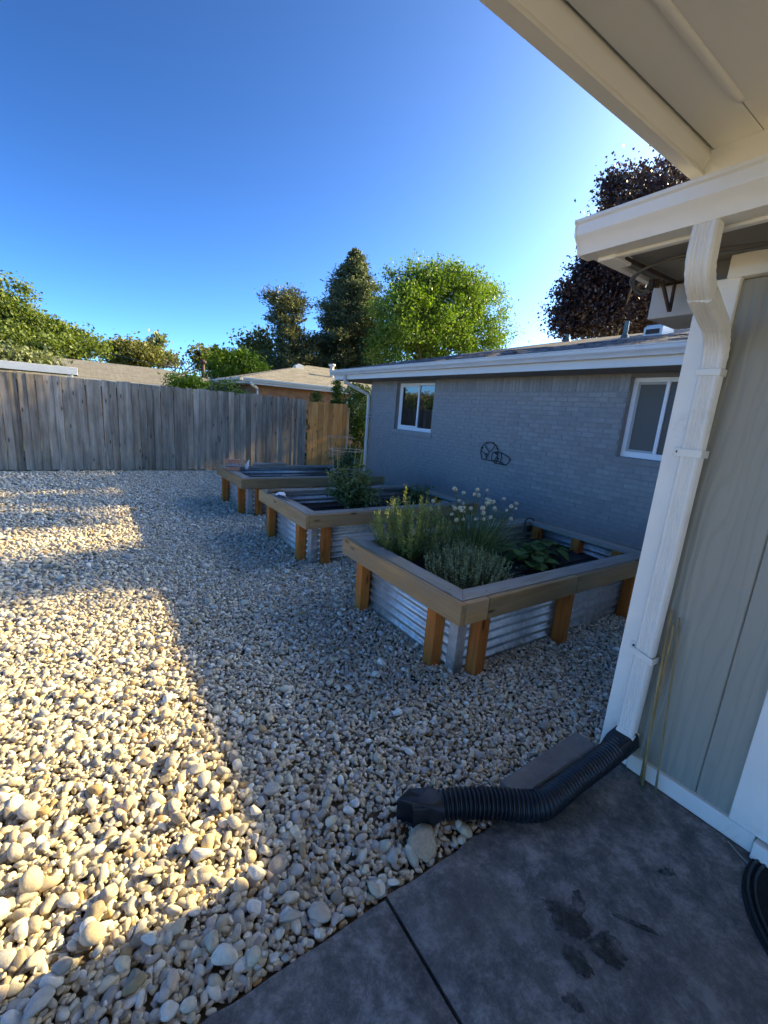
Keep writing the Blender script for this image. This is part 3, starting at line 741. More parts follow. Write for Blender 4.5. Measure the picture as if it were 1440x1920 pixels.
MB().cbox(XW-DX/2-.003, XW+DX/2+.006, CY-WY/2-.003, CY+WY/2+.003, .20, .222, .003).build('collar', 'cream_metal', dsp)
for z in (1.525, .615):
    s_ = MB(); x0 = XW-DX/2-.005; tilt = .016 if z < 1 else 0
    s_.add([(x0, CY-WY/2-.006, z-tilt), (x0, CY+WY/2+.004, z+tilt*.2), (x0, CY+WY/2+.004, z+.030+tilt*.2), (x0, CY-WY/2-.006, z+.030-tilt)], [(0, 1, 2, 3)])
    s_.add([(x0, CY+WY/2+.004, z), (XW+DX/2-.001, CY+WY/2+.006, z), (XW+DX/2-.001, CY+WY/2+.006, z+.03), (x0, CY+WY/2+.004, z+.03)], [(0, 1, 2, 3)])
    s_.add([(x0, CY-WY/2-.006, z-tilt), (XW+DX/2+.003, CY-WY/2-.008, z-tilt), (XW+DX/2+.003, CY-WY/2-.008, z+.03-tilt), (x0, CY-WY/2-.006, z+.03-tilt)], [(3, 2, 1, 0)])
    o = s_.build('strap', 'cream_metal', dsp); sm = o.modifiers.new('t', 'SOLIDIFY'); sm.thickness = .003; sm.offset = 0
    MB().cbox(WALL_X-.0215, WALL_X-.0165, CY+WY/2+.004, CY+WY/2+.045, z-.006, z+.036, .002).build('strap_tab', 'cream_metal', dsp)
    MB().tube([(WALL_X-.0265, CY+WY/2+.028, z+.016), (WALL_X-.0205, CY+WY/2+.028, z+.016)], .0055, 8).build('screw', 'rust_iron', dsp)

# patio cover overhead
cov = empty('patio_cover', (0, -1.0, 2.5)); tag(cov, 'cream metal patio cover overhead with boxed edge beams', 'patio cover')
def Cv(o): o.location = Vector(o.location)+Vector((0, 1.0, -2.5)); o.parent = cov; return o
PX, PYE = 1.755, .825; xa, ya = -5.5, -3.4
pans = [ya, -1.9, -.9, .66, PYE-.03]
for i in range(len(pans)-1):
    a, b = pans[i], pans[i+1]
    Cv(MB().box(xa, PX-.027, a+.0015, b-.0015-(.006 if i == 3 else 0), 2.512, 2.55).build('ceiling_panel', 'soffit_white'))
Cv(MB().tube([(xa, .66, 2.514), (PX-.24, .66, 2.514), (PX-.21, .66, 2.52)], .012, 10).build('seam_bead', 'soffit_white', smooth=True))
prf = [(PYE-.028, 2.505), (PYE-.033, 2.49), (PYE-.024, 2.475), (PYE-.018, 2.46), (PYE-.026, 2.447), (PYE-.024, 2.440), (PYE+.012, 2.440), (PYE+.016, 2.50), (PYE+.03, 2.56), (PYE+.03, 2.60), (PYE-.028, 2.60)]
Cv(smooth_by_angle(MB().prism(prf, 0, xa, PX).build('edge_beam', 'soffit_white'), 50))
Cv(MB().cbox(PX-.028, PX-.002, ya, PYE-.019, 2.441, 2.598, .003).build('edge_beam', 'soffit_white'))
Cv(MB().box(PX-.001, PX+.018, ya, PYE+.03, 2.438, 2.452).build('drip_edge', 'cream_metal'))
Cv(MB().box(xa, PX-.03, ya, PYE-.03, 2.601, 2.63).build('roof_sheet', 'cream_metal'))
Cv(MB().box(xa, PX-.03, PYE-.06, PYE-.029, 2.551, 2.599).build('backing_strip', 'grey_paint'))
for x in (xa+.1, ):
    Cv(MB().cbox(x, x+.09, PYE-.12, PYE-.034, 0, 2.51, .004).build('post', 'white_trim'))

# bamboo stakes behind the downspout
for i, (a, b, r) in enumerate([((2.03, .655, .014), (2.062, .715, .86), .0065), ((2.045, .665, .014), (2.064, .70, .80), .006), ((2.035, .595, .014), (2.07, .69, .84), .0045)]):
    pts = [Vector(a).lerp(Vector(b), t)+Vector((0, .006*math.sin(t*3+i), 0)) for t in np.linspace(0, 1, 9)]
    o = MB().tube(pts, [r*(1.12 if k % 3 == 0 else 1)*(1-.03*k) for k in range(9)], 8).build('garden_stake', 'stick', smooth=True)
    tag(o, ['thickest tan garden stake leaning behind the white downspout', 'second tan stake leaning close against the thickest one', 'thin tan stake standing apart, nearest the siding'][i], 'stake', 'stakes behind the downspout')

# black corrugated drain hose
def rrect(a, r, n=5):
    P = []
    for cx, cy, s in ((a-r, a-r, 0), (-(a-r), a-r, 90), (-(a-r), -(a-r), 180), (a-r, -(a-r), 270)):
        for k in range(n): an = R(s+90*k/(n-1)); P.append((cx+r*math.cos(an), cy+r*math.sin(an)))
    return P
hose = empty('drain_hose', (1.45, .82, 0)); tag(hose, 'black corrugated flexible drain hose running from the downspout onto the gravel', 'drain hose')
def Ho(o): o.location = Vector((-1.45, -.82, 0)); o.parent = hose; return o
cl = spline([(2.035, .775, .160), (1.96, .778, .138), (1.86, .785, .115), (1.70, .795, .090), (1.56, .797, .073), (1.475, .803, .066), (1.405, .835, .064), (1.32, .893, .066), (1.23, .945, .069), (1.15, .988, .069), (1.08, 1.022, .064)], 60)
rads = []; L_ = 0
for i, q in enumerate(cl):
    if i: L_ += (q-cl[i-1]).length
    bend = math.exp(-((q.x-1.42)/.11)**2); loose = math.exp(-((q.x-1.25)/.16)**2)
    rads.append(.050+(.0038+.0028*loose)*math.sin(2*math.pi*L_/(.0185))+.005*bend+.004*loose)
circ = [(math.cos(2*math.pi*i/20), math.sin(2*math.pi*i/20)) for i in range(20)]
Ho(MB().sweep(cl, circ, rads).build('corrugated_tube', 'black_plastic', smooth=True))
sq = rrect(.049, .014)
Ho(smooth_by_angle(MB().sweep([(2.075, .770, .183), (1.99, .782, .146), (1.93, .79, .126)], [sq, sq, [(x*.95, y*.95) for x, y in rrect(.046, .044)]]).build('top_adapter', 'black_plastic'), 50))
e0, e1 = Vector((1.10, 1.012, .065)), Vector((.985, 1.070, .057)); dv = (e1-e0).normalized()
mb = MB(); sq2 = rrect(.056, .013); sqi = rrect(.050, .011); rd = rrect(.049, .045)
mb.sweep([e0, e0+dv*.012, e0+dv*.05, e1, e1-dv*.0005, e0+dv*.055], [[(x*1.08, y*1.08) for x, y in rd], [(x*1.08, y*1.08) for x, y in rd], sq2, sq2, sqi, sqi])
Ho(smooth_by_angle(mb.build('outlet_adapter', 'black_plastic'), 50))
# edging slab beneath the hose, cream stone under its mouth
o = MB().cbox(-.31, .31, -.055, .055, -.03, .03, .006).build('edging_stone', 'edging', None, loc=(1.74, .945, .012), rot=(0, 0, .03)); tag(o, 'flat grey concrete edging stone beside the hose at the patio edge', 'edging stone')
def boulder(name, loc, sc, seed, mat, label):
    bm = bmesh.new(); bmesh.ops.create_icosphere(bm, subdivisions=4, radius=.5); rs = np.random.default_rng(seed)
    cut = [(unit(rs.normal(size=3)+np.array([0, 0, .3])), .30+.12*rs.random()) for _ in range(7)]
    for v_ in bm.verts:
        q = np.array(v_.co)
        for nrm, h in cut:
            e = q@nrm-h
            if e > 0: q = q-nrm*e*.85
        q += .012*np.sin(q[[1, 2, 0]]*17+seed); v_.co = q
    me = bpy.data.meshes.new(name); bm.to_mesh(me); bm.free(); me.polygons.foreach_set('use_smooth', [True]*len(me.polygons))
    o = link(name, me, mat, None, loc, (0, 0, .6)); o.scale = sc; return tag(o, label, 'stone')
boulder('rock', (.958, .955, .016), (.17, .11, .07), 4, 'stone_cream', 'large cream stone lying under the mouth of the black hose')
# half-round door mat
pts = [(2.06, -.55)]+[(2.0+.40*math.cos(a), -.15+.40*math.sin(a)) for a in np.linspace(R(270), R(81), 30)]
mb = MB(); n = len(pts); mb.add([(x, y, .0135) for x, y in pts]+[(x, y, .024) for x, y in pts]+[(2.0+(x-2.0)*.97, -.15+(y+.15)*.97, .028) for x, y in pts],
       [(i, (i+1) % n, n+(i+1) % n, n+i) for i in range(n)]+[(n+i, n+(i+1) % n, 2*n+(i+1) % n, 2*n+i) for i in range(n)]+[tuple(range(2*n, 3*n))])
dm = mb.build('door_mat', 'mat_black')
for rr in (.385, .365, .30, .28):
    MB().tube([(2.0+rr*math.cos(a), -.15+rr*math.sin(a), .029) for a in np.linspace(R(270), R(82), 30)], .006, 6).build('ridge', 'black_plastic', dm, smooth=True)
tag(dm, 'black half-round door mat on the dark slab by the door', 'door mat')
tag(MB().tube(spline([(2.055, .33, .016), (2.02, .27, .016), (1.995, .20, .017), (2.0, .16, .022), (2.03, .08, .035), (2.04, -.1, .035)], 6), .0028, 6).build('loose_wire', 'wire', smooth=True), 'thin pale wire lying on the slab along the wall base', 'wire')

# ------------------------------------------------------------------ raised beds
ISOIL = .385
def corrugated(axis, a0, a1, fixed, z0, z1, amp=.009, pitch=.068):
    n = int((z1-z0)/pitch*10); mb = MB(); vs = []
    for i in range(n+1):
        z = z0+(z1-z0)*i/n; d = amp*math.sin(2*math.pi*(z-z0)/pitch)
        for a in (a0, a1): vs.append((a, fixed+d, z) if axis == 0 else (fixed+d, a, z))
    mb.add(vs, [(2*i, 2*i+1, 2*i+3, 2*i+2) for i in range(n)]); return mb
def make_bed(bx, by, label, idx):
    t = empty('raised_bed', (bx, by, 0)); tag(t, label, 'raised bed', 'three raised garden beds beside the house')
    x0, x1, y0, y1 = 0, BL, 0, BW; rt, rh = .038, .140; zt = .557; zc = .56
    def W(p): return (p[0]+bx, p[1]+by, p[2])
    def bd(name, p0, p1, w, th, mat, side): return board(name, W(p0), W(p1), w, th, mat, t, side)
    zr = zt-rh/2; h = rt/2
    Z = (0, 0, 1)
    # outer rails stand on edge; long ones in two lengths
    sp_ = {0: 1.17, 1: 2.45, 2: 2.45}[idx]
    bd('rail', (x0+h, y0+.001, zr), (x0+h, y1-.001, zr), rh, rt, 'rail_wood', Z)
    ld = 'rail_dark'
    if idx == 0:
        bd('rail', (x0+rt+.002, y0+h, zr), (x0+.235, y0+h, zr), rh, rt, 'rail_wood', Z); bd('rail', (x0+.24, y0+h, zr), (x0+1.17, y0+h, zr), rh, rt, ld, Z); bd('rail', (x0+1.174, y0+h, zr), (x1-rt-.002, y0+h, zr), rh, rt, ld, Z)
    else: bd('rail', (x0+rt+.002, y0+h, zr), (x1-rt-.002, y0+h, zr), rh, rt, ld, Z)
    bd('rail', (x0+rt+.002, y1-h, zr), (x1-rt-.002, y1-h, zr), rh, rt, ld, Z); bd('rail', (x1-h, y0+.001, zr), (x1-h, y1-.001, zr), rh, rt, ld, Z)
    # flat cap boards just inside the rails, mitred at the corners
    cw, ct, gp = .125, .034, .004; a = rt+gp
    def cap(P):
        mb = MB(); n = 4; P = [Vector(p) for p in P]
        mb.add([(p.x, p.y, zc-ct) for p in P]+[(p.x, p.y, zc) for p in P], [(3, 2, 1, 0), (4, 5, 6, 7)]+[(i, (i+1) % 4, 4+(i+1) % 4, 4+i) for i in range(4)])
        o = mb.build('cap_board', 'cap_wood', t); c = sum(P, Vector((0, 0)))/4
        L = (P[1]-P[0]); ang = math.atan2(L.y, L.x)
        M = Matrix.Translation((c.x, c.y, zc)) @ Matrix.Rotation(ang, 4, 'Z')
        o.data.transform(M.inverted()); o.matrix_basis = M; return o
    A, B = Vector, None
    o_, i_ = a, a+cw; e = .0015
    cap([(x0+o_, y0+o_+e), (x0+o_, y1-o_-e), (x0+i_, y1-i_-e), (x0+i_, y0+i_+e)][::-1])
    cap([(x1-o_, y0+o_+e), (x1-o_, y1-o_-e), (x1-i_, y1-i_-e), (x1-i_, y0+i_+e)])
    cap([(x0+o_+e, y0+o_), (x1-o_-e, y0+o_), (x1-i_-e, y0+i_), (x0+i_+e, y0+i_)])
    cap([(x0+o_+e, y1-o_), (x1-o_-e, y1-o_), (x1-i_-e, y1-i_), (x0+i_+e, y1-i_)][::-1])
    # posts outside the metal on the two near sides and inside it at the back
    pz = zr-rh/2-.002
    def post(cx, cy, z1=pz, z0=-.03): bd('post', (cx, cy, z0), (cx, cy, z1), .089, .089, 'post_wood', (0, 1, 0))
    for cy in (.295, 1.215): post(x0+.04+.0445, cy)
    for cx in (.275, 1.195, 2.165): post(cx, y0+.04+.0445)
    for cx in (.275, 1.195, 2.165): post(cx, y1-.04-.0445)
    mx0, mx1, my0, my1 = x0+.142, x1-.075, y0+.142, y1-.142
    for cy in (.30, .72, 1.2): post(mx1-.06, cy, zc-ct-.002)
    zb, zt2 = -.02, .53
    for mb in (corrugated(1, my0, my1, mx0, zb, zt2-.012), corrugated(0, mx0, mx1, my0, zb, zt2-.012), corrugated(1, my0, my1, mx1, zb, zt2-.012), corrugated(0, mx0, mx1, my1, zb, zt2-.012)):
        o = mb.build('metal_panel', 'galv', t, smooth=True); s_ = o.modifiers.new('t', 'SOLIDIFY'); s_.thickness = .0015
    # folded galvanised corner strips
    for (cx, cy, sx, sy) in ((mx0-.013, my0-.013, 1, 1), (mx0-.013, my1+.013, 1, -1)):
        L = [(0, 0), (.075*sx, 0), (.075*sx, .003*sy), (.003*sx, .003*sy), (.003*sx, .075*sy), (0, .075*sy)]
        MB().prism([(cx+u, cy+w) for u, w in (L if sx*sy > 0 else L[::-1])], 2, -.02, pz+.005).build('corner_strip', 'galv', t)
    # soil, uneven
    nx, ny = 56, 34; vs = []
    for j in range(ny+1):
        for i in range(nx+1):
            x = mx0+.012+(mx1-mx0-.024)*i/nx; y = my0+.012+(my1-my0-.024)*j/ny
            vs.append((x, y, ISOIL+.010*math.sin(x*9+idx)*math.cos(y*7)+random.uniform(-.007, .007)))
    o = MB().add(vs, [(j*(nx+1)+i, j*(nx+1)+i+1, (j+1)*(nx+1)+i+1, (j+1)*(nx+1)+i) for j in range(ny) for i in range(nx)]).build('soil', 'soil' if idx else 'fabric', t, smooth=True)
    for k in range(5):
        y = my0+.16+k*.21
        MB().tube(spline([(mx0+.05, y+.01*k, ISOIL+.018), (mx0+.8, y+random.uniform(-.03, .03), ISOIL+.02), (mx0+1.5, y+random.uniform(-.03, .03), ISOIL+.022), (mx1-.1, y, ISOIL+.018)], 8), .008, 7).build('drip_line', 'dripline', t, smooth=True)
    # nail heads and gaps
    for (nxp, nyp) in ((x0+.09, y0+.2), (x0+.09, y1-.25), (x0+.3, y0+.09), (x1-.3, y0+.09)):
        MB().tube([(nxp, nyp, zc-.003), (nxp, nyp, zc+.001)], .005, 8).build('screw', 'rust_iron', t)
    return t
make_bed(*BEDS[0], 'nearest raised bed of corrugated metal and timber, planted with herbs', 0)
make_bed(*BEDS[1], 'middle raised bed of corrugated metal and timber holding a caged tomato', 1)
make_bed(*BEDS[2], 'farthest raised bed of corrugated metal and timber with brick stack on its corner', 2)

# ---- herbs
def stems_plant(name, label, cat, base, n, spread, hgt, splay, leaf, size, per, asp, stem_r=.0028, lean=(0, 0), jit=.9, tmin=.15, tipb=.0):
    t = empty(name, base); C = []; A = []; T = []; mb = MB()
    for i in range(n):
        r = math.sqrt(random.random()); an = random.random()*6.283; hx, hy = r*math.cos(an), r*math.sin(an)
        h = hgt*(1-.45*r*r)*random.uniform(.72, 1.08)
        b = Vector((hx*spread, hy*spread, 0)); tip = Vector((hx*(spread+splay)+lean[0]*h, hy*(spread+splay)+lean[1]*h, h))
        mid = (b+tip)/2+Vector((hx*splay*.35, hy*splay*.35, -h*.06)); pts = [b*(1-u)**2+2*mid*u*(1-u)+tip*u*u for u in (0, .25, .5, .75, 1)]
        mb.tube(pts, [stem_r, stem_r, stem_r*.8, stem_r*.6, stem_r*.4], 4)
        for k in range(per):
            u = tmin+(1-tmin)*(k+random.random())/per; q = b*(1-u)**2+2*mid*u*(1-u)+tip*u*u; d = (tip-b).normalized()
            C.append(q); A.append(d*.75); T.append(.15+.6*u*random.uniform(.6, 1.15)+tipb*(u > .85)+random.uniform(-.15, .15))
    C = np.array(C); A = np.array(A); off = unit(RNG.normal(size=C.shape))*size*.38
    V = leaves(C+off, size, asp, A+unit(off)*.9, jit*.5)
    link('foliage', quads_mesh('foliage', V, np.array(T)), leaf, t); mb.build('stems', 'stem_green', t)
    return tag(t, label, cat)
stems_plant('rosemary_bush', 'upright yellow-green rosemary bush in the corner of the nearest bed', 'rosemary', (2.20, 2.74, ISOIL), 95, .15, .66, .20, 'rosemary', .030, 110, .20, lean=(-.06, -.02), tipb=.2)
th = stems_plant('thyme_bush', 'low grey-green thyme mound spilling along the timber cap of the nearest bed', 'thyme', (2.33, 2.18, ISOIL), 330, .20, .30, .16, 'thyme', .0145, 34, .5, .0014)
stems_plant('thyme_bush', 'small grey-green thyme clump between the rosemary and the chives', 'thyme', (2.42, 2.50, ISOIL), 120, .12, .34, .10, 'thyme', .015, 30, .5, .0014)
# pale thyme flowers
C = np.array([(random.gauss(.10, .08), random.gauss(-.22, .06), random.uniform(.16, .24)) for _ in range(70)])
link('flowers', quads_mesh('flowers', leaves(C, .012, .8), np.full(70, .9)), 'leaf_pale', th)
# chives
def ribbon(pts, w, up=(0, 0, 1)):
    out = []; P = [Vector(p) for p in pts]
    sd = Vector((random.gauss(0, 1), random.gauss(0, 1), 0)).normalized()
    for i in range(len(P)-1):
        w0 = w*(1-i/len(P)*.8); w1 = w*(1-(i+1)/len(P)*.8)
        out.append([P[i]-sd*w0/2, P[i]+sd*w0/2, P[i+1]+sd*w1/2, P[i+1]-sd*w1/2])
    return out
def chives(loc, label, nb, nf):
    t = empty('chive_clump', loc); Q = []
    for i in range(nb):
        an = random.random()*6.283; r = math.sqrt(random.random()); b = Vector((r*.17*math.cos(an), r*.15*math.sin(an), 0))
        h = random.uniform(.25, .52); out = (.08+.30*r*random.random()); droop = random.random()**3*.35
        tip = b+Vector((math.cos(an)*(out+droop), math.sin(an)*(out+droop), h*(1-droop*1.6))); mid = (b+tip)/2+Vector((0, 0, h*(.12+droop)))
        Q += ribbon([b*(1-u)**2+2*mid*u*(1-u)+tip*u*u for u in np.linspace(0, 1, 7)], .0075)
    Q = np.array([[list(p) for p in q] for q in Q]); link('leaves', quads_mesh('leaves', Q), 'chive', t)
    bm = bmesh.new(); bmesh.ops.create_icosphere(bm, subdivisions=3, radius=1)
    for v_ in bm.verts: v_.co *= 1+.14*math.sin(v_.co.x*23)*math.sin(v_.co.y*21+1)*math.cos(v_.co.z*19)
    me = bpy.data.meshes.new('flower_head'); bm.to_mesh(me); bm.free(); me.materials.append(MATS['flower'])
    for i in range(nf):
        an = random.random()*6.283; r = math.sqrt(random.random()); b = Vector((r*.12*math.cos(an), r*.10*math.sin(an), 0))
        h = random.uniform(.42, .70)*(1-.2*r); tip = b+Vector((math.cos(an)*r*.33, math.sin(an)*r*.26, h)); mid = (b+tip)/2+Vector((-math.cos(an)*.02, -math.sin(an)*.02, .04))
        pts = [b*(1-u)**2+2*mid*u*(1-u)+tip*u*u for u in np.linspace(0, 1, 6)]
        s = MB().tube(pts, .0022, 5).build('flower_stalk', 'stem_green', t)
        f = link('flower_head', me, None, s, tip); q = random.uniform(.012, .020); f.scale = (q, q, q*.92); f.rotation_euler = (random.random()*3, random.random()*3, 0)
    return tag(t, label, 'chives')
chives((2.78, 2.60, ISOIL), 'chive clump with round dry cream flower heads in the nearest bed', 620, 46)
# squash seedlings
def squash(loc, label, n, r0, sz):
    t = empty('squash_plant', loc)
    prof = [(0, 0), (.16, .30), (.42, .47), (.68, .44), (.86, .28), (1, 0)]
    for i in range(n):
        an = random.random()*6.283; r = math.sqrt(random.random())*r0; h = random.uniform(.05, .16)*(1.2-r/r0*.5); s = sz*random.uniform(.55, 1.1)
        base = Vector((r*math.cos(an), r*.8*math.sin(an), h)); d = Vector((math.cos(an+random.gauss(0, .5)), math.sin(an+random.gauss(0, .5)), random.uniform(-.35, .25))).normalized()
        sd = d.cross(Vector((0, 0, 1))).normalized(); up = sd.cross(d); V = []; m_ = len(prof); fs = []
        for (u, w) in prof:
            sag = -.22*u*u
            V += [base+d*u*s+up*(sag*s)-sd*w*s+up*w*s*.28, base+d*u*s+up*sag*s, base+d*u*s+up*sag*s+sd*w*s+up*w*s*.28]
        for k in range(m_-1): fs += [(3*k, 3*k+1, 3*k+4, 3*k+3), (3*k+1, 3*k+2, 3*k+5, 3*k+4)]
        me = MB().add(V, fs).mesh('leaf', True); a = me.attributes.new('tint', 'FLOAT', 'POINT'); a.data.foreach_set('value', [random.random()]*len(V))
        lf = link('leaf', me, 'squash_leaf', t); MB().tube(spline([(0, 0, 0), tuple(base*.6+Vector((0, 0, .03))), tuple(base)], 3), .003, 5).build('leaf_stalk', 'stem_green', lf)
    return tag(t, label, 'squash')
squash((3.15, 2.27, ISOIL), 'leafy squash plant near the front timber of the nearest bed', 38, .20, .15)
squash((3.48, 2.36, ISOIL), 'broad-leaved squash plant nearer the back of the nearest bed', 36, .20, .155)
# tomato plants in wire cages
def airy_plant(name, label, cat, loc, n, rad, hgt, leafmat, size, per=60):
    t = empty(name, loc); C = []; mb = MB()
    for i in range(n):
        an = random.random()*6.283; r = random.random()**.6*rad; h = hgt*random.uniform(.3, 1)*(1-.35*(r/rad)**2); tip = Vector((r*math.cos(an), r*math.sin(an), h))
        mid = Vector((tip.x*.35, tip.y*.35, h*.65)); pts = [mid*2*u*(1-u)+tip*u*u for u in np.linspace(0, 1, 6)]; mb.tube(pts, [.005, .0045, .004, .003, .002, .0015], 5)
        for k in range(per):
            u = random.uniform(.3, 1.05); q = mid*2*u*(1-u)+tip*u*u; C.append(q+Vector([random.gauss(0, .035) for _ in range(3)]))
    link('foliage', quads_mesh('foliage', leaves(np.array([list(c) for c in C]), size, .42)), leafmat, t); mb.build('stems', 'stem_green', t); return tag(t, label, cat)
def cage(loc, r0, r1, hgt, label, zs=(.25, .55, .9)):
    t = empty('tomato_cage', loc)
    for zf in zs:
        r = r0+(r1-r0)*zf; MB().tube([(r*math.cos(a), r*math.sin(a), zf*hgt) for a in np.linspace(0, 2*math.pi, 25)], .0035, 6).build('ring', 'wire', t, smooth=True)
    for k in range(4):
        a = k*math.pi/2+.5; MB().tube([(r0*.9*math.cos(a), r0*.9*math.sin(a), -.05), ((r0+(r1-r0)*.9)*math.cos(a), (r0+(r1-r0)*.9)*math.sin(a), hgt*.93)], .003, 6).build('leg', 'wire', t)
    return tag(t, label, 'plant cage')
airy_plant('tomato_plant', 'leafy tomato plant growing in the middle raised bed', 'tomato plant', (2.72, 4.62, ISOIL), 42, .36, .62, 'tomato_leaf', .055)
airy_plant('tomato_plant', 'smaller tomato plant at the house end of the farthest bed', 'tomato plant', (3.75, 6.75, ISOIL), 26, .28, .6, 'tomato_leaf', .055)
airy_plant('weedy_plant', 'thin green sprigs at the house end of the middle bed', 'plant', (3.85, 4.75, ISOIL), 12, .20, .38, 'tomato_leaf', .045, 36)
cage((2.80, 5.0, ISOIL), .16, .24, .80, 'wire tomato cage standing at the back of the middle bed')
cage((3.70, 6.9, ISOIL), .16, .26, .85, 'wire tomato cage in the farthest bed beside the house corner')
# things left on the beds
for i, (dx, dy, z, mt, rz, lb) in enumerate([(0, 0, .561, 'brick_red', .05, 'bottom red brick of the stack on the farthest bed'), (.03, .05, .618, 'brick_grey', -.08, 'grey middle brick of the stack on the farthest bed'), (.02, .04, .675, 'brick_red', .02, 'top red brick of the stack on the farthest bed')]):
    o = MB().cbox(-.05, .05, -.10, .10, 0, .055, .004).build('loose_brick', mt, None, loc=(1.83+dx, 6.90+dy, z), rot=(0, 0, rz+R(62))); tag(o, lb, 'brick', 'bricks stacked on the farthest bed')
mb = MB(); mb.tube([(0, 0, 0), (.01, 0, .03), (.015, 0, .07), (.03, 0, .12), (.05, 0, .16)], [.012, .03, .034, .016, .004], 12)
tag(mb.build('plastic_scoop', 'cloth_white', None, smooth=True, loc=(2.06, 6.96, .56)), 'small white plastic scoop standing beside the brick stack', 'scoop')
o = board('plank', (2.35, 7.44, .583), (2.92, 7.47, .583), .12, .038, 'cap_wood', None, (0, 1, 0)); tag(o, 'short grey plank lying on the back rail of the farthest bed', 'plank')
def glove(loc, rz):
    t = bpy.data.meshes.new('work_glove'); mb = MB()
    mb.sweep([(-.06, 0, .014), (-.02, 0, .02), (.03, 0, .022), (.055, 0, .016)], [(.016, -.042), (.022, 0), (.016, .042), (-.010, .045), (-.012, 0), (-.010, -.045)])
    for k, (y, l) in enumerate(((-.034, .06), (-.012, .075), (.012, .07), (.034, .055))): mb.tube([(.045, y, .016), (.045+l*.5, y*1.15, .024), (.045+l, y*1.3, .010)], [.012, .012, .008], 8)
    mb.tube([(0, -.04, .016), (.025, -.075, .02), (.05, -.09, .012)], [.013, .012, .008], 8)
    o = mb.build('work_glove', 'glove_brown', None, smooth=True, loc=loc, rot=(0, 0, rz)); return tag(o, 'brown work glove lying on the corner of the middle bed', 'glove')
glove((1.84, 5.06, .561), .3)
mb = MB(); mb.sweep([(0, 0, .012), (.03, .01, .022), (.07, .0, .026), (.12, -.01, .014)], [(.012, -.045), (.018, -.01), (.010, .03), (.004, .05), (-.010, .04), (-.011, -.04)], [.6, 1, 1.05, .5])
tag(mb.build('rag', 'cloth_white', None, smooth=True, loc=(1.80, 4.88, .561), rot=(0, 0, -.9)), 'crumpled white rag on the left rail of the middle bed', 'rag')
mb = MB(); mb.tube([(0, 0, .016), (.12, 0, .016)], .012, 8); mb.add([(.13, -.03, .012), (.13, .03, .012), (.24, .02, .02), (.27, 0, .016), (.24, -.02, .02)], [(0, 1, 2, 3, 4)]); mb.tube([(.11, 0, .016), (.15, 0, .014)], .006, 6)
tag(mb.build('hand_trowel', 'black_plastic', None, loc=(1.80, 4.80, .561), rot=(0, 0, -1.35)), 'small black hand trowel on the left cap of the middle bed', 'trowel')
tag(MB().tube(spline([(3.86, 2.84, ISOIL), (3.87, 2.87, .48), (3.90, 2.90, .58), (3.97, 2.915, .605), (4.04, 2.92, .59), (4.08, 2.925, .567)], 8), .0085, 8).build('irrigation_tube', 'black_plastic', smooth=True), 'black irrigation tube arching over the back corner of the nearest bed', 'tube')
boulder('rock', (1.98, 1.58, .012), (.06, .045, .04), 9, 'stone_cream', 'small tan stone at the foot of the nearest bed corner')

# ------------------------------------------------------------------ fence and gate
FY = 10.72
fence = empty('wood_fence', (0, FY, 0)); tag(fence, 'tall weathered grey picket fence across the back of the yard', 'fence')
x = -4.2; k = 0
meshes = []
for v_ in range(6):
    h = 1.808+.006*v_; mb = MB(); w = .1255
    mb.cbox(0, h, -w/2, w/2, -.008, .008, .003)
    if v_ % 2: mb.v = [(a-(.010 if a > 1 and b > 0 else 0), b, c) for a, b, c in mb.v]
    me = mb.mesh('picket'); me.materials.append(MATS['picket']); meshes.append(me)
while x < 4.66:
    o = bpy.data.objects.new('picket', random.choice(meshes)); col.objects.link(o); o.parent = fence
    rz = random.gauss(.0, .05); tl = random.gauss(0, .005)
    zz = .02+random.uniform(-.012, .012)-.012*(x+1.4)/3
    o.matrix_basis = Matrix.Translation((x+.07, random.uniform(-.006, .006), zz)) @ Matrix.Rotation(rz, 4, 'Z') @ Matrix.Rotation(tl, 4, 'Y') @ Matrix(((0, 1, 0, 0), (0, 0, 1, 0), (1, 0, 0, 0), (0, 0, 0, 1)))
    x += .1285+random.choice((0, .001, .003, .006)); k += 1
for z in (.35, 1.0, 1.6): board('fence_rail', (-4.2, FY+.035, z), (4.66, FY+.035, z), .089, .038, 'picket', fence, (0, 0, 1))
for x in (-3.6, -1.2, 1.2, 3.6): board('fence_post', (x, FY+.10, -.1), (x, FY+.10, 1.72), .089, .089, 'picket', fence)
gate = empty('wood_gate', (5.34, FY, 0)); tag(gate, 'warm brown cedar board gate between the grey fence and the house', 'gate')
for i in range(8):
    xx = 4.765+i*.1455+.07; hh = 1.775+random.uniform(-.006, .012)
    board('gate_board', (xx, FY-.03, .03), (xx, FY-.03, hh), .143, .018, 'cedar', gate, (1, 0, 0), fresh=True)
for z in (.3, 1.5): board('gate_rail', (4.78, FY+.0, z), (5.91, FY+.0, z), .089, .038, 'cedar', gate, (0, 0, 1))
mb = MB(); mb.box(4.785, 4.80, FY-.052, FY-.0395, 1.05, 1.19); mb.tube([(4.792, FY-.045, 1.07), (4.792, FY-.075, 1.09), (4.792, FY-.075, 1.15), (4.792, FY-.045, 1.17)], .006, 6)
o = mb.build('gate_latch', 'black_iron', gate); o.location = -Vector(gate.location)
board('gate_post', (5.96, FY+.03, -.1), (5.96, FY+.03, 1.70), .089, .089, 'picket', gate)

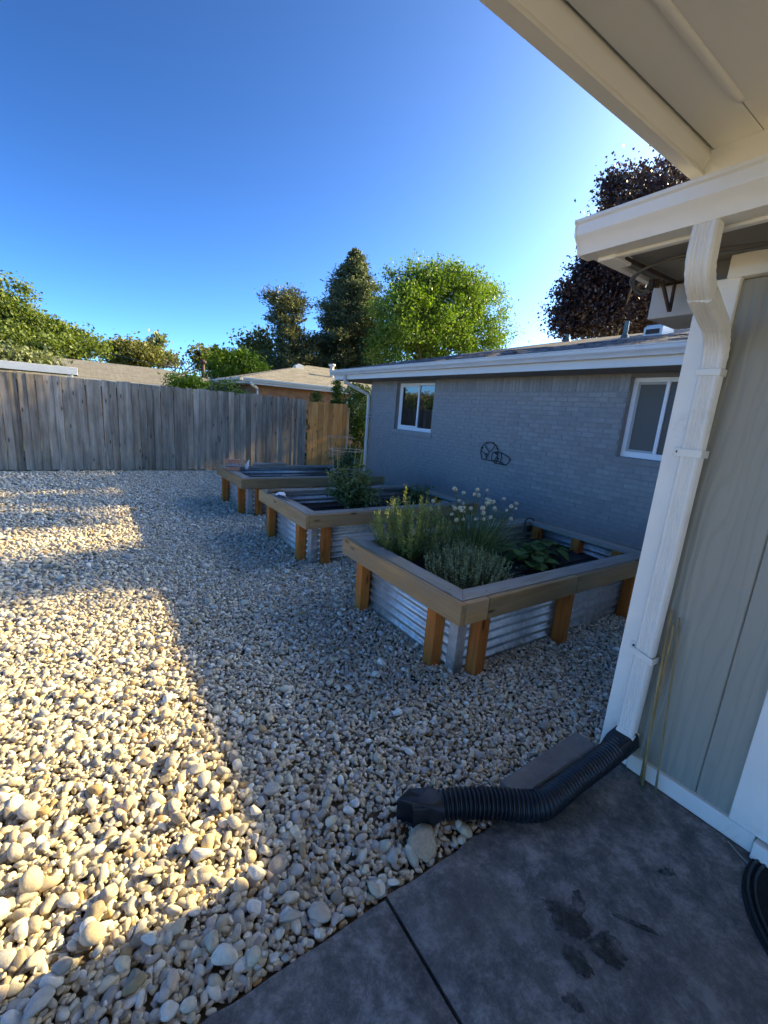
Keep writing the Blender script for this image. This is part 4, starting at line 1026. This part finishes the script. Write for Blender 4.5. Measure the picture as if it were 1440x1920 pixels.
# ------------------------------------------------------------------ neighbouring houses
def hip_house(name, label, x0, x1, y0, y1, ez, slope, ov, wallmat, roofmat, wz=None):
    t = empty(name, (x0, y0, 0)); D = Vector((-x0, -y0, 0))
    def T(o): o.location = Vector(o.location)+D; o.parent = t; return o
    T(MB().box(x0+ov, x1-ov, y0+ov, y1-ov, -.1, ez-.13).build('wall', wallmat))
    w = min(x1-x0, y1-y0)/2; rz = ez+slope*w
    P = [(x0, y0, ez), (x1, y0, ez), (x1, y1, ez), (x0, y1, ez)]
    if x1-x0 > y1-y0: Rg = [(x0+w, y0+w, rz), (x1-w, y0+w, rz)]; F = [(0, 1, 5, 4), (1, 2, 5), (2, 3, 4, 5), (3, 0, 4)]
    else: Rg = [(x0+w, y0+w, rz), (x0+w, y1-w, rz)]; F = [(0, 1, 4), (1, 2, 5, 4), (2, 3, 5), (3, 0, 4, 5)]
    r = T(MB().add(P+Rg, F).build('roof', roofmat)); s_ = r.modifiers.new('t', 'SOLIDIFY'); s_.thickness = .04; s_.offset = -1
    fz = ez-.20
    for (a, b, c, d) in ((x0+.01, x1-.01, y0+.01, y0+.035), (x0+.01, x0+.035, y0+.036, y1-.01), (x1-.035, x1-.01, y0+.036, y1-.01)):
        T(MB().cbox(a, b, c, d, fz, ez-.045, .003).build('fascia', 'gutter_metal'))
    T(MB().box(x0+.036, x1-.036, y0+.036, y1-.036, fz+.02, fz+.03).build('soffit', 'soffit_white'))
    gp = [(y0-u, ez-.125+w_) for u, w_ in gutter_poly(1)]; T(MB().prism(gp, 0, x0-.02, x1+.02).build('gutter', 'gutter_metal'))
    gp = [(x0-u, ez-.125+w_) for u, w_ in gutter_poly(1)]; T(MB().prism(gp, 1, y0+.01, y1).build('gutter', 'gutter_metal'))
    tag(t, label, 'house'); return t, T
nb, T = hip_house('neighbour_house', 'orange brick neighbouring house with tan hip roof behind the fence', 4.35, 17, 15.1, 23.2, 2.46, .255, .55, 'brick_orange', 'shingle_tan')
for a in ((8.6, 10.2, 1.0, 2.15),):
    wn_ = T(MB().cbox(a[0], a[1], 15.60, 15.66, a[2], a[3], .004).build('window', 'white_vinyl')); MB().box(a[0]+.06, a[1]-.06, 15.592, 15.602, a[2]+.06, a[3]-.06).build('pane', 'dark_glass', wn_)
path = spline([(4.6, 15.05, 2.34), (4.62, 15.10, 2.26), (4.95, 15.5, 2.14), (5.0, 15.58, 2.0), (5.0, 15.58, 1.0)], 5)
T(MB().sweep(path, [(-.03, -.04), (.03, -.04), (.03, .04), (-.03, .04)]).build('downspout', 'white_vinyl'))
nbz = lambda x, y: 2.46+.255*(y-15.1)
mb = MB(); q = at(622, 700, 17.0); zz = nbz(q.x, 17.0); mb.tube([(q.x, 17, zz-.1), (q.x, 17, zz+.42)], .085, 12); mb.tube([(q.x, 17, zz+.42), (q.x, 17, zz+.46), (q.x, 17, zz+.52)], [.09, .15, .14], 12); T(mb.build('vent_pipe', 'gutter_metal', smooth=True))
q = at(560, 692, 18.2); zz = nbz(q.x, 18.2); T(MB().prism([(q.x-.18, zz-.1), (q.x+.18, zz-.1), (q.x+.18, zz+.12), (q.x-.05, zz+.16), (q.x-.18, zz+.08)], 1, 18.1, 18.4).build('roof_vent', 'gutter_metal'))

nb2, T = hip_house('neighbour_house', 'low house with broad grey shingle roof behind the left of the fence', -5.2, 6.6, 16.6, 24.5, 1.98, .185, .5, 'brick_orange', 'shingle_grey')
q = at(381, 704, 19.5); zz = 1.98+.185*2.9; mb = MB(); mb.tube([(q.x, 19.5, zz-.05), (q.x, 19.5, zz+.50)], .07, 10); mb.tube([(q.x, 19.5, zz+.5), (q.x, 19.5, zz+.60), (q.x, 19.5, zz+.68)], [.08, .16, .05], 10); T(mb.build('vent_pipe', 'rust_iron', smooth=True))
car = empty('carport', (-2.5, 14.5, 0)); tag(car, 'white-edged flat carport roof showing over the left end of the fence', 'carport')
for nm, bx_, mt in (('roof', (-6.3, -.17, 13.45, 16.2, 2.0, 2.10), 'shingle_grey'), ('fascia', (-6.31, -.15, 13.42, 13.448, 1.96, 2.135), 'white_trim'), ('post', (-.35, -.25, 13.5, 13.6, -.05, 1.999), 'white_trim'), ('post', (-5.9, -5.8, 13.5, 13.6, -.05, 1.999), 'white_trim')):
    o = MB().cbox(*bx_, .003).build(nm, mt, car); o.location = (2.5, -14.5, 0)

# ------------------------------------------------------------------ trees and shrubs
def blob(px, py, Y, rpx, rpy, rd=None):
    c = at(px, py, Y); dep = (c-Vector((0, 0, CAMH))).dot(CF); k = dep/FPX
    return np.array(c), np.array([rpx*k, (rd if rd else rpx*k), rpy*k])
def tree(name, label, blobs, trunk, leafmat, n, size, bark='bark', clump=.34, asp=.6, nclump=None, tr=.16, droop=0, cat='tree', limbs=14, upl=0, hollow=.35, group=None):
    base = Vector(trunk); t = empty(name, base)
    vol = np.array([b[1].prod() for b in blobs])**.8; vol = vol/vol.sum()
    nclump = nclump or max(40, n//70)
    pick = RNG.choice(len(blobs), nclump, p=vol); u = unit(RNG.normal(size=(nclump, 3))); r = (hollow+(1-hollow)*RNG.random(nclump))[:, None]**.6
    rr_ = np.stack([blobs[i][1] for i in pick]); cc = np.stack([blobs[i][0] for i in pick])+u*r*rr_*(1+.10*RNG.normal(size=(nclump, 1)))+RNG.normal(size=(nclump, 3))*rr_*.07
    br = RNG.normal(0, .17, nclump)
    w = RNG.random(nclump)**.7+.15; w /= w.sum(); pk = RNG.choice(nclump, n, p=w)
    csz = clump*(.6+.8*RNG.random(nclump))
    g = RNG.normal(size=(n, 3)); g[:, 2] *= .62; g[:, 2] -= droop*np.hypot(g[:, 0], g[:, 1])
    C = cc[pk]+g*csz[pk][:, None]
    C[:, 2] = np.maximum(C[:, 2], base.z+.05)
    ax = None
    if upl: ax = g+np.array([0, 0, upl])
    V = leaves(C, size, asp, ax)
    tint = .5+br[pk]+RNG.normal(0, .2, n)
    link('crown', quads_mesh('crown', V-np.array(base), tint), leafmat, t)
    top = np.average(np.stack([b[0] for b in blobs]), axis=0, weights=vol); hi = max(b[0][2]+b[1][2]*.7 for b in blobs)
    mb = MB(); tp = Vector((top[0], top[1], hi))-base
    pts = spline([(0, 0, -.2), (tp.x*.15+.05, tp.y*.15, tp.z*.3), (tp.x*.5-.05, tp.y*.5, tp.z*.62), (tp.x, tp.y, tp.z)], 5)
    m_ = len(pts); mb.tube(pts, [tr*(1-.88*i/(m_-1))*(1.25 if i == 0 else 1) for i in range(m_)], 9)
    for k in RNG.choice(nclump, min(limbs, nclump), replace=False):
        e = Vector(cc[k])-base; i = min(m_-2, max(2, int(m_*(.25+.5*random.random())*min(1, e.z/max(tp.z, .1)+.15)))); s = pts[i]
        mid = s.lerp(e, .5)+Vector((0, 0, .12*(e-s).length)); r0 = tr*(1-.88*i/(m_-1))*.5
        mb.tube([s*(1-q)**2+2*mid*q*(1-q)+e*q*q for q in np.linspace(0, 1, 6)], [r0*(1-.8*q) for q in np.linspace(0, 1, 6)], 6)
    mb.build('trunk', bark, t, smooth=True)
    return tag(t, label, cat, group)
def conifer(name, label, base, hgt, rad, leafmat, n, size, prof, tr=.2, skew=(0, 0)):
    t = empty(name, base); C = []; A = []; T = []; mb = MB()
    m_ = 14; pts = [Vector((skew[0]*(i/m_)**2, skew[1]*(i/m_)**2, hgt*i/m_)) for i in range(m_+1)]; mb.tube(pts, [tr*(1-.95*i/m_) for i in range(m_+1)], 8)
    nb_ = int(hgt*13); per = n//nb_
    for i in range(nb_):
        f = (i+random.random())/nb_; f = f**.85; z = hgt*(.06+.93*f); rr = rad*prof(f)*random.uniform(.5, 1.18); an = i*2.39996+random.gauss(0, .3)
        d = np.array([math.cos(an), math.sin(an), 0]); s = np.array([skew[0]*f*f, skew[1]*f*f, z]); tl = random.uniform(-.22, .02)+.35*(f > .85)
        mb.tube([tuple(s), tuple(s+d*rr*.6+[0, 0, rr*tl*.5]), tuple(s+d*rr+[0, 0, rr*tl+.06])], [tr*.16*(1-f*.7), tr*.1*(1-f*.7), .006], 5)
        k = max(6, int(per*(.35+1.3*prof(f)))); u = RNG.random(k)**.6; sp = (.10+.26*np.sin(u*math.pi*.75))*min(1, rr*.55+.15)
        q = s+d*(rr*u)[:, None]+np.array([0, 0, 1])*(rr*tl*u)[:, None]+RNG.normal(size=(k, 3))*sp[:, None]*np.array([1, 1, .55])
        C.append(q); A.append(np.repeat((d+np.array([0, 0, .15]))[None], k, 0)); T.append(np.full(k, .42+random.gauss(0, .16))+RNG.normal(0, .2, k)+.15*(u-.5))
    C, A, T = map(np.concatenate, (C, A, T))
    link('crown', quads_mesh('crown', leaves(C, size, .3, A, 1.2), T), leafmat, t); mb.build('trunk', 'bark', t, smooth=True)
    return tag(t, label, 'tree')
TG = None
# plum-leaved tree standing behind the grey house; unseen crown lobes added behind the near eave to shade the gravel
B = [blob(1165, 470, 11.3, 66, 85), blob(1085, 560, 11.6, 46, 60), blob(1170, 585, 11.4, 110, 46), blob(1235, 375, 9.4, 58, 56), blob(1165, 352, 9.3, 34, 38), blob(1280, 480, 11.0, 90, 105), blob(1128, 312, 9.3, 16, 12), blob(1062, 600, 11.6, 26, 32), blob(1200, 415, 10.4, 60, 40), blob(1125, 515, 11.4, 52, 40), blob(1190, 545, 11.0, 60, 60), blob(1110, 600, 11.2, 60, 36), blob(1250, 600, 11, 60, 40), blob(1130, 560, 11.2, 60, 50)]
B += [(np.array(c), np.array(r)) for c, r in (((14.6, 7.8, 7.8), (1.4, .7, 1.5)), ((14.6, 6.3, 7.6), (1.0, .35, .9)), ((14.4, 5.1, 8.6), (.8, .32, .7)), ((14.2, 3.15, 7.9), (1.7, .42, 1.7)))]
tree('plum_tree', 'dark purple-leaved tree rising behind the grey house roof', B, (18.6, 11.2, -.05), 'leaf_plum', 190000, .10, clump=.24, tr=.20, limbs=26, nclump=1700, asp=.8)
# broad green tree
B = [blob(770, 590, 22, 62, 70), blob(850, 570, 22, 60, 62), blob(760, 535, 21.5, 38, 38), blob(905, 570, 22.5, 42, 40), blob(850, 530, 22, 40, 30), blob(730, 640, 22, 35, 45), blob(900, 630, 22, 55, 40), blob(820, 640, 22.4, 70, 45), blob(745, 585, 21, 40, 55), blob(805, 575, 21.6, 48, 62), blob(800, 535, 21.8, 34, 30)]
b0 = at(800, 760, 22)
tree('green_tree', 'broad bright green deciduous tree behind the far end of the grey house', B, (b0.x, 22, -.05), 'leaf_green', 70000, .15, clump=.36, tr=.26, limbs=45, nclump=520)
sb = at(648, 700, 28); conifer('spruce_tree', 'tall dark conical spruce between the tan roof and the green tree', (sb.x, 28, -.05), at(655, 463, 28).z+.05, 5.3, 'needle_spruce', 110000, .22, lambda f: ((1-f)**.88+.03)*(1 if f > .12 else .8), .24, (.3, 0))
B = [blob(540, 562, 27, 36, 17), blob(537, 600, 27, 30, 28), blob(543, 640, 27, 32, 28), blob(538, 680, 27, 38, 26), blob(565, 665, 27, 34, 32), blob(513, 557, 27, 16, 9), blob(590, 690, 27, 30, 22)]
b0 = at(540, 740, 27); tree('pine_tree', 'flat-topped narrow pine tree left of the tall spruce', B, (b0.x, 27, -.05), 'needle_pine', 24000, .20, clump=.24, asp=.3, nclump=330, tr=.2, upl=.8)
# left group
B = [blob(20, 550, 27, 30, 28), blob(5, 600, 27, 60, 45), blob(60, 616, 27, 42, 26), blob(105, 633, 27, 36, 19), blob(150, 634, 27, 25, 12), blob(40, 645, 26, 90, 25), blob(130, 650, 26, 50, 16), blob(-70, 590, 27, 70, 70)]
b0 = at(20, 745, 27); tree('green_tree', 'large mid-green spreading tree at the far left behind the fence', B, (b0.x, 27, -.05), 'leaf_mid', 50000, .145, clump=.30, tr=.28, limbs=40, nclump=480)
B = [blob(30, 668, 17.2, 45, 9, 1), blob(-30, 664, 17.2, 40, 10, 1), blob(70, 674, 17.3, 20, 6, .5)]
tree('flowering_shrub', 'pale leafy shrub above the white carport edge at far left', B, (at(20, 720, 17.2).x, 17.2, -.05), 'leaf_pale', 3500, .12, clump=.2, tr=.06, cat='shrub', limbs=8)
B = [blob(245, 660, 38, 38, 16), blob(225, 668, 38, 25, 12), blob(265, 668, 38, 22, 14)]
tree('rounded_tree', 'round olive-brown tree on the skyline over the grey roof', B, (at(245, 730, 38).x, 38, -.05), 'leaf_olive', 14000, .2, clump=.34, tr=.2)
B = [blob(293, 645, 40, 8, 18), blob(288, 668, 40, 14, 20), blob(305, 668, 40, 14, 16), blob(318, 680, 40, 12, 12)]
tree('poplar_tree', 'slim pale green poplar left of the bare tree on the skyline', B, (at(294, 730, 40).x, 40, -.05), 'leaf_pale', 3600, .28, clump=.32, tr=.15, upl=1)
B = [blob(378, 670, 36, 14, 18), blob(395, 675, 36, 12, 14)]
tree('scrubby_tree', 'thin brownish scrubby tree right of the bare tree', B, (at(382, 730, 36).x, 36, -.05), 'leaf_olive', 1500, .24, clump=.35, tr=.12, limbs=16)
# bare tree
b0 = at(332, 735, 38); t = empty('bare_tree', (b0.x, 38, -.05)); mb = MB(); top = at(335, 632, 38).z
def limb(p, d, L, r, lev):
    q = p+d*L; m_ = p+d*L*.5+Vector((random.gauss(0, .06), random.gauss(0, .06), .03))*L; mb.tube([p, m_, q], [r, r*.8, r*.62], 5)
    if lev:
        for _ in range(3 if lev > 1 else 4):
            nd = (d+Vector((random.gauss(0, .55), random.gauss(0, .55), random.gauss(.1, .3)))).normalized(); limb(q if random.random() < .6 else p.lerp(q, .7), nd, L*random.uniform(.55, .8), r*.55, lev-1)
limb(Vector((0, 0, -.1)), Vector((0, 0, 1)), top*.42, .20, 4); mb.build('trunk', 'bark_pale', t); tag(t, 'leafless pale-branched tree on the skyline above the roofs', 'tree')
cb_ = at(405, 720, 24); conifer('young_conifer', 'small pointed conifer over the roof left of the pine', (cb_.x, 24, -.05), at(412, 645, 24).z, .95, 'leaf_juniper', 4500, .2, lambda f: (1-f)**.7+.04, .1)
B = [blob(445, 675, 22, 30, 17), blob(420, 680, 22, 22, 14), blob(470, 685, 22, 20, 12), blob(450, 695, 22, 40, 10)]
tree('bright_tree', 'sunlit yellow-green rounded tree over the tan roof', B, (at(445, 740, 22).x, 25.5, -.05), 'leaf_bright', 11000, .13, clump=.24, tr=.12)
B = [blob(468, 645, 30, 11, 16), blob(490, 640, 30, 14, 22), blob(485, 670, 30, 22, 22)]
tree('pale_tree', 'hazy pale olive tree just left of the flat-topped pine', B, (at(485, 740, 30).x, 30, -.05), 'leaf_olive', 4200, .24, clump=.35, tr=.14)
# shrubs behind the fence and gate
def shrub(name, label, B, base, mat, n, size, clump=.12, **kw): return tree(name, label, B, base, mat, n, size, clump=clump, tr=.03, limbs=10, cat='shrub', **kw)
shrub('leafy_shrub', 'light green shrub poking over the fence top near the middle', [blob(352, 716, 11.4, 34, 12, .3), blob(335, 722, 11.4, 18, 8, .2)], (at(350, 800, 11.4).x, 11.4, -.05), 'leaf_bright', 1800, .065)
shrub('dark_shrub', 'dull dark shrub behind the fence below the tan roof corner', [blob(425, 735, 11.6, 32, 18, .3)], (at(425, 800, 11.6).x, 11.6, -.05), 'leaf_mid', 1500, .06)
conifer('juniper_shrub', 'pointed bright juniper behind the cedar gate', (at(628, 800, 12.2).x, 12.2, -.05), at(627, 710, 12.2).z, .36, 'leaf_juniper', 4500, .085, lambda f: (1-f)**.55*.9+.08, .04)['category'] = 'shrub'
conifer('juniper_shrub', 'shorter juniper left of the pointed one behind the gate', (at(590, 800, 12.0).x, 12.0, -.05), at(588, 730, 12.0).z, .34, 'leaf_juniper', 3200, .085, lambda f: (1-f)**.5*.9+.08, .04)['category'] = 'shrub'
B = [blob(672, 770, 11.6, 28, 45, .35), blob(675, 830, 11.5, 30, 45, .35), blob(668, 735, 11.8, 22, 20, .3), blob(700, 790, 11.9, 30, 60, .4), blob(660, 870, 11.4, 22, 25, .3)]
shrub('vine_hedge', 'dark leafy hedge filling the gap between gate and house', B, (at(675, 880, 11.6).x, 11.6, -.05), 'leaf_juniper', 9000, .075, .14)
# overhead line on the left
a, b = at(120, 632, 30), at(420, 700, 24)
tag(MB().tube([a.lerp(b, u)+Vector((0, 0, -.35*math.sin(u*math.pi))) for u in np.linspace(0, 1, 12)], .022, 6).build('overhead_cable', 'cable'), 'thin dark overhead cable crossing the skyline at left', 'cable')
